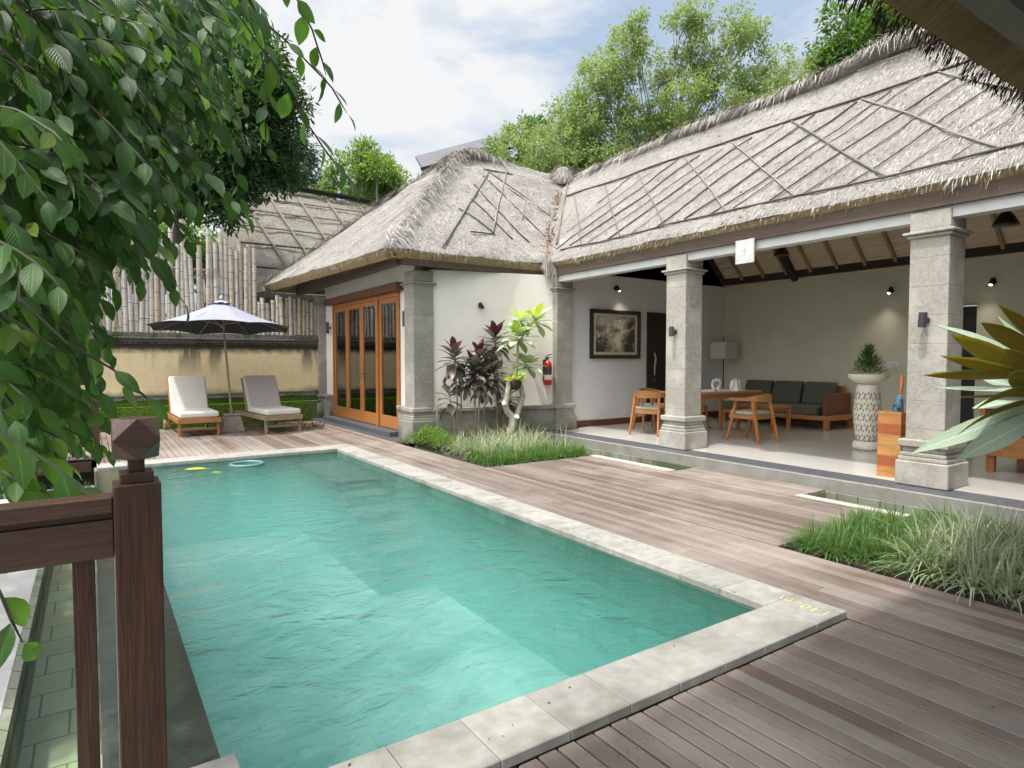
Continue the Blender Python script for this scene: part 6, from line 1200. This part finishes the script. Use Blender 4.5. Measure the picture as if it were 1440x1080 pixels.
for i in range(15):                      # one wide airy crown, lacier towards its top
    lat = -3.6+i*.52; top = (7.6, 8.2, 8.9, 9.6, 10.3, 10.9, 11.2, 11.5, 11.5, 11.4, 11.3, 11.1, 10.9, 10.4, 9.5)[i]; z = 6.6
    while z < top:
        k = (z-6.6)/5; crown.append((13.5+lat*.83+rc.uniform(-.7, .7)+.25, 12.7-lat*.56+rc.uniform(-.7, .7), z+rc.uniform(-.2, .2), rc.uniform(.65, .95)*(1-.36*k))); z += .62+.25*k
tree('feathery_tree', 'tall airy pale-green tree behind the middle of the long thatched roof', 'tree', (14.0, 13.0, G0), .085, 6.6, crown, 'airy_leaf', 75000, .125, .046, hang=.25)
tree('feathery_tree', 'low pale-green tree at the dip between the two thatched ridges', 'tree', (13.3, 16.6, G0), .14, 5.6, env((12.9, 15.8, 7.5), (1.2, 1.3, .7), 11, .62, 17)+[(12.6, 14.6, 7.2, .65), (12.9, 15.0, 7.8, .55), (12.2, 14.8, 8.3, .75), (12.6, 14.3, 9.0, .65), (12.9, 13.6, 9.7, .55)], 'airy_leaf', 14000, .15, .045, hang=.25)
tree('broadleaf_tree', 'darker green tree with glossy leaves right of the grey slate roof', 'tree', (11.6, 18.0, G0), .14, 6.0, [(11.4, 17.9, 8.3, .6), (11.7, 17.6, 7.7, .7), (12.1, 17.3, 8.9, .55), (12.3, 17.0, 8.3, .6), (12.5, 17.2, 9.3, .3), (11.2, 18.1, 7.6, .5), (12.2, 17.0, 7.4, .7), (12.9, 16.9, 9.1, .35)], 'mid_leaf', 5200, .16, .06, hang=.0)
b = MB(); [b.leaf((12.9+random.gauss(0, .05), 16.85, 9.45), rdir(), rdir(), .12, .06, seg=2) for k in range(10)]
tree('leafy_tree', 'bright green tree between the dark house and the near eave at upper right', 'tree', (21.6, 11.2, G0), .24, 8.0, env((21.4, 10.7, 11.4), (1.5, 1.9, 1.5), 15, .8, 12)+[(19.9, 11.2, 11.2, .6), (20.1, 10.9, 12.2, .6), (19.9, 11.0, 10.2, .6), (22.5, 9.5, 11.2, .8), (21.4, 10.2, 9.9, .8), (20.6, 10.8, 9.7, .7)], 'mid_leaf', 20000, .19, .075, hang=.1)
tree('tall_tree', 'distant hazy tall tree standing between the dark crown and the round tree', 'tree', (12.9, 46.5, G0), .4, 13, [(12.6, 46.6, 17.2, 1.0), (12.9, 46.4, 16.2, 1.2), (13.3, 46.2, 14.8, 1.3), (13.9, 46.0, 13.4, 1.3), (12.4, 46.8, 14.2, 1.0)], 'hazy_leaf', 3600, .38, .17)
tree('garden_tree', 'sunlit yellow-green tree showing over the top of the bamboo screen', 'tree', (1.0, 21.6, G0), .16, 3.2, env((1.6, 21.0, 4.6), (2.3, 1.2, 1.2), 14, .75, 19), 'lime_leaf', 6500, .24, .07)
tree('garden_tree', 'tree behind the left end of the bamboo screen and the creeper', 'tree', (-3.0, 19.5, G0), .2, 3.0, env((-2.8, 19.0, 5.2), (2.6, 1.6, 2.4), 16, 1.0, 23), 'mid_leaf', 8000, .24, .08)
tree('garden_tree', 'dark bushy tree beyond the far railing at the left edge', 'tree', (-3.4, 12.8, G0), .14, 1.4, env((-3.2, 12.6, 2.3), (1.4, 1.2, 1.4), 12, .7, 29), 'dark_leaf', 6500, .2, .07, 'bark_dark')
t = empty('spiky_plant', (-.85, 11.7, -.04), 0, 'bright green strap-leaved plant behind the far railing', 'plant')
part('leaves', MT['lime_leaf'], t, lambda b: [b.leaf((-.85, 11.7, 0), (random.gauss(0, .5), random.gauss(0, .5), 1), rdir(), random.uniform(.5, .95), .05, curl=.8, seg=5) for k in range(34)])
b = MB(); grass(b, 1500, lambda: (random.uniform(-1.6, .0), random.uniform(9.95, 10.6)), .1, .3, .012, 1, z0=-.53); tag(b.build('undergrowth', MT['dark_leaf']), 'dark weeds in the shaded strip under the far railing', 'weeds', kind='stuff')

# creeper hanging over the near left corner
t = empty('creeper', (-1.9, 2.6, -.35), 0, 'large hanging creeper with broad glossy leaves filling the near left corner', 'creeper')
seeds = [tuple(int(c)/100 for c in s_.split(',')) for s_ in SEEDS.split()]
def crt(b):
    b.tube([(-1.9, 2.6, -.35), (-1.85, 2.7, 1.0), (-1.7, 2.8, 2.2), (-1.2, 3.0, 3.1), (-.4, 3.2, 3.7), (.5, 3.5, 4.0)], [.07, .06, .055, .05, .04, .03], 8)
    b.tube([(-1.7, 2.8, 2.2), (-1.5, 2.2, 3.0), (-1.0, 1.9, 3.4), (-.2, 2.2, 3.5), (.6, 3.0, 3.3)], [.045, .04, .035, .03, .02], 7)
    b.tube([(-1.85, 2.7, 1.0), (-1.3, 2.6, 1.7), (-.9, 3.0, 2.2), (-.4, 3.4, 2.6)], [.035, .03, .02, .012], 6)
part('stem', MT['bark_dark'], t, crt, smooth=True)
rn = random.Random(77); b = MB(); st = MB()
def twig(p, dr, nl, Ls, sz, far=False):
    p = Vector(p); d = dr.normalized(); pts = [p-Vector((d.x*.12, d.y*.12, -.12)), p]; q = p.copy(); side = 1; tone = rn.random()
    for k in range(nl):
        d = (d+Vector((rn.gauss(0, .10), rn.gauss(0, .10), -.09))).normalized(); q = q+d*Ls; pts.append(q.copy()); side = -side
        hz = Vector((d.y, -d.x, 0)); hz = hz.normalized() if hz.length > .05 else Vector((1, 0, 0))
        ld = (d*.75+hz*side*rn.uniform(.5, 1.0)+Vector((0, 0, -rn.uniform(.15, .75)))).normalized()
        nr = Vector((rn.gauss(.1, .35), -.75+rn.gauss(0, .4), .75+rn.gauss(0, .25))); b.cr = min(.999, max(0, .55*tone+.45*rn.random()))
        L = sz*rn.uniform(.75, 1.18)*(1 if k < nl-2 else .75); b.leaf(q+ld*.008, ld, nr, L, L*rn.uniform(.40, .5), fold=rn.uniform(.1, .35), curl=rn.uniform(.1, .7), seg=3 if far else 6, peak=.40)
    st.tube(pts, [.004]*(len(pts)-1)+[.0015], 4, cap=False)
for s_ in seeds:
    if s_[2] < 1.16: continue
    dst = (s_[0]**2+s_[1]**2)**.5; dr = Vector((rn.uniform(.1, .9), rn.uniform(-.6, .35), rn.uniform(-.65, .15)))
    if s_[0] > .75: dr = Vector((rn.uniform(.3, .8), rn.uniform(-.3, .3), rn.uniform(-.6, -.1)))
    twig(s_, dr, rn.randint(7, 10), .042, .105, dst > 2.6)
for s_ in seeds:
    if s_[2] < 1.3: continue
    p = (s_[0]*1.15-.85, s_[1]*1.15+1.5, s_[2]*1.02+.05); 
    if p[0] > .55*p[1]/6 and p[2] < 2.2: continue
    if p[0] > -.1 and p[2] < 1.6: continue
    twig(p, Vector((rn.uniform(-.3, .8), rn.uniform(-.5, .5), -.6)), 9, .055, .13, True)
# the long spray reaching to the right over the sky, and lower sprays
for p0, d0, nl in (((.55, 2.6, 3.00), (.75, .25, -.42), 9), ((.5, 2.65, 3.2), (.7, .2, -.2), 8), ((.6, 2.7, 2.75), (.7, .2, -.3), 8), ((.2, 2.5, 3.1), (.7, .2, -.4), 9), ((.35, 2.5, 3.0), (.7, .2, -.5), 9), ((.55, 2.5, 2.55), (.8, .1, -.5), 10), ((.25, 2.4, 2.1), (.75, 0, -.5), 5), ((.08, 2.3, 1.8), (.75, .1, -.55), 5), ((-.08, 2.1, 1.5), (.6, .1, -.75), 5), ((-.05, 2.0, 1.42), (.75, -.1, -.45), 5), ((-.25, 1.9, 1.25), (.7, -.2, -.5), 8), ((-.3, 1.9, 1.1), (.5, -.2, -.8), 7), ((.5, 2.9, 3.0), (.7, .3, -.6), 12), ((.4, 3.2, 2.7), (.6, .3, -.7), 12)):
    twig(p0, Vector(d0), nl, .06, .11)
b.build('leaves', MT['vine'], t, smooth=True); st.build('twigs', MT['twig'], t)

# long-leaved plant at the right edge
t = empty('long_leaf_plant', (5.62, 1.45, -.06), 0, 'large plant with long yellow-backed pointed leaves at the right edge', 'plant')
bt = MB(); bgr = MB(); bu = MB()
PLEAF = [[1.938, 0.802, 1.333, 2.181, 0.601, 1.332, 0.044], [1.782, 0.716, 1.127, 2.199, 0.585, 1.261, 0.055], [1.702, 0.65, 1.139, 2.205, 0.581, 1.25, 0.058], [2.043, 0.8, 1.506, 2.194, 0.592, 1.328, 0.041], [1.952, 0.737, 1.447, 2.2, 0.587, 1.309, 0.058], [1.864, 0.677, 1.476, 2.214, 0.58, 1.352, 0.048], [1.947, 0.624, 1.52, 2.247, 0.558, 1.363, 0.037], [1.844, 0.624, 1.352, 2.218, 0.572, 1.254, 0.092], [2.139, 0.845, 1.288, 2.187, 0.595, 1.291, 0.03], [1.881, 0.715, 1.247, 2.193, 0.591, 1.301, 0.041], [2.108, 0.742, 1.235, 2.213, 0.577, 1.285, 0.103], [1.789, 0.714, 1.191, 2.186, 0.595, 1.273, 0.04], [1.888, 0.766, 1.15, 2.193, 0.59, 1.265, 0.043], [1.773, 0.609, 1.3, 2.212, 0.577, 1.273, 0.041], [2.187, 0.811, 1.259, 2.199, 0.586, 1.28, 0.026], [2.106, 0.812, 1.383, 2.2, 0.587, 1.316, 0.055], [1.932, 0.748, 1.387, 2.194, 0.592, 1.32, 0.039], [2.362, 0.817, 1.322, 2.18, 0.599, 1.273, 0.041], [2.291, 0.753, 1.509, 2.213, 0.578, 1.316, 0.074], [1.894, 0.654, 1.412, 2.219, 0.573, 1.285, 0.04], [2.261, 0.83, 1.434, 2.207, 0.583, 1.324, 0.036], [1.756, 0.557, 1.222, 2.232, 0.564, 1.285, 0.066]]
for i, (x1, y1, z1, x2, y2, z2, w_) in enumerate(PLEAF):
    sc = 2.45; tipp = Vector((x1*sc, y1*sc, 1.38+(z1-1.38)*sc)); bs = Vector((x2*sc+.03*(i % 4), y2*sc, 1.38+(z2-1.38)*sc)); d = tipp-bs; L = d.length
    up = Vector((.1, .75, .75))
    if i in (1, 2, 3, 8, 12): up = Vector((-.1, -.9, .75))
    if i in (10, 18): up = Vector((0, -.5, .8))
    ww = max(.085, min(.17, w_*sc*.95)); tt = bgr if i in (4, 9) else bt; tt.cr = random.random(); bu.cr = random.random(); cu = random.uniform(.05, .5)*(1 if i % 2 else -.3)
    lift = d.normalized()+Vector((0, 0, cu*.35))
    tt.leaf(bs, lift, up, L, ww, fold=.16, curl=cu, seg=10, peak=.55, gap=.0018); bu.leaf(bs, lift, up, L, ww, fold=.16, curl=cu, seg=10, peak=.55, gap=-.0018)
for k in range(26):          # leaves of the half outside the frame
    a = random.uniform(-1.6, .7); d = Vector((math.cos(a), math.sin(a), random.uniform(-.2, .7))); ww = .15; bs = Vector((5.55, 1.42, 1.2+random.uniform(-.15, .2))); bt.cr = bu.cr = random.random()
    bt.leaf(bs, d, (0, 0, 1), .75, ww, fold=.16, curl=.4, seg=8, peak=.55, gap=.0018); bu.leaf(bs, d, (0, 0, 1), .75, ww, fold=.16, curl=.4, seg=8, peak=.55, gap=-.0018)
bt.build('leaf_upper_sides', MT['big_top'], t, smooth=True); bgr.build('green_leaves', MT['big_green'], t, smooth=True); bu.build('leaf_under_sides', MT['big_under'], t, smooth=True)
part('stem', MT['rattan'], t, lambda b: (b.tube([(5.66, 1.42, -.06), (5.56, 1.43, .6), (5.48, 1.44, 1.28)], [.05, .04, .025], 8), b.tube([(5.72, 1.42, -.06), (5.68, 1.43, .7), (5.55, 1.44, 1.4)], [.04, .03, .02], 8)), smooth=True)

MT['ring'] = simple('faded_teal_plastic', (.12, .24, .24), rough=.5)
# small litter
def litter(name, p, L, w, mat, label, grp, d=None):
    b = MB(); b.leaf(p, d or (random.gauss(0, 1), random.gauss(0, 1), .02), (0, 0, 1), L, w, curl=.1, fold=.1, seg=4); tag(b.build(name, mat), label, 'leaf', grp)
litter('fallen_leaf', (.96, 8.95, -.047), .32, .15, MT['yellow_leaf'], 'large yellow leaf floating at the far left of the pool', None, (1, .05, 0))
litter('fallen_leaf', (-.2, 3.15, -.436), .06, .025, MT['yellow_leaf'], 'small yellow leaf floating in the narrow overflow channel', None, (1, -.1, 0))
litter('fallen_leaf', (1.22, 8.55, -.049), .12, .07, MT['plum_young'], 'pale green leaf floating beside the large yellow leaf', None, (1, 0, 0))
b = MB(); 
for k in range(40):
    a = k*2*math.pi/40; 
b.tube([(1.72+.20*math.cos(k*math.pi/16), 8.98+.20*math.sin(k*math.pi/16), -.05) for k in range(33)], .022, 8, cap=False); tag(b.build('pool_ring', MT['ring'], smooth=True), 'pale blue ring floating near the far edge of the pool', 'pool ring')
b = MB(); [b.leaf((3.72+random.gauss(0, .14), 13.05+random.gauss(0, .08), -.03+random.uniform(0, .08)), rdir(), (0, 0, 1), random.uniform(.08, .17), .06, seg=2) for k in range(46)]
tag(b.build('leaf_pile', MT['dry_leaf']), 'small heap of dry brown leaves beside the right sun lounger', 'leaves', kind='stuff')
b = MB()
for k in range(190):
    q = random.random()
    if q < .35: x, y, z = random.uniform(3.1, 3.38), random.uniform(1.8, 9), .002
    elif q < .5: x, y, z = random.uniform(.5, 3.3), random.uniform(1.78, 2.03), .002
    else: x, y, z = random.uniform(1.2, 4.2), random.uniform(.8, 6.5), -.037
    if .35 < x < 3.1 and y > 2.05: continue
    if x < 3.4 and y > 1.75 and z < 0: continue
    L = random.choice((.006, .008, .01, .02)); b.cr = random.random(); b.leaf((x, y, z), (random.gauss(0, 1), random.gauss(0, 1), .05), (0, 0, 1), L, L*.5, seg=2)
tag(b.build('debris', MT['coping_stain']), 'specks of leaf litter scattered on the coping and near deck', 'litter', kind='stuff')
b = MB(); [b.leaf((random.uniform(.6, 2.9), random.uniform(2.3, 8), -1.39), rdir(), (0, 0, 1), .09, .05, seg=2) for k in range(26)]; tag(b.build('sunken_leaves', MT['leaf_litter']), 'yellow-brown leaves lying on the pool bottom', 'leaves', kind='stuff')
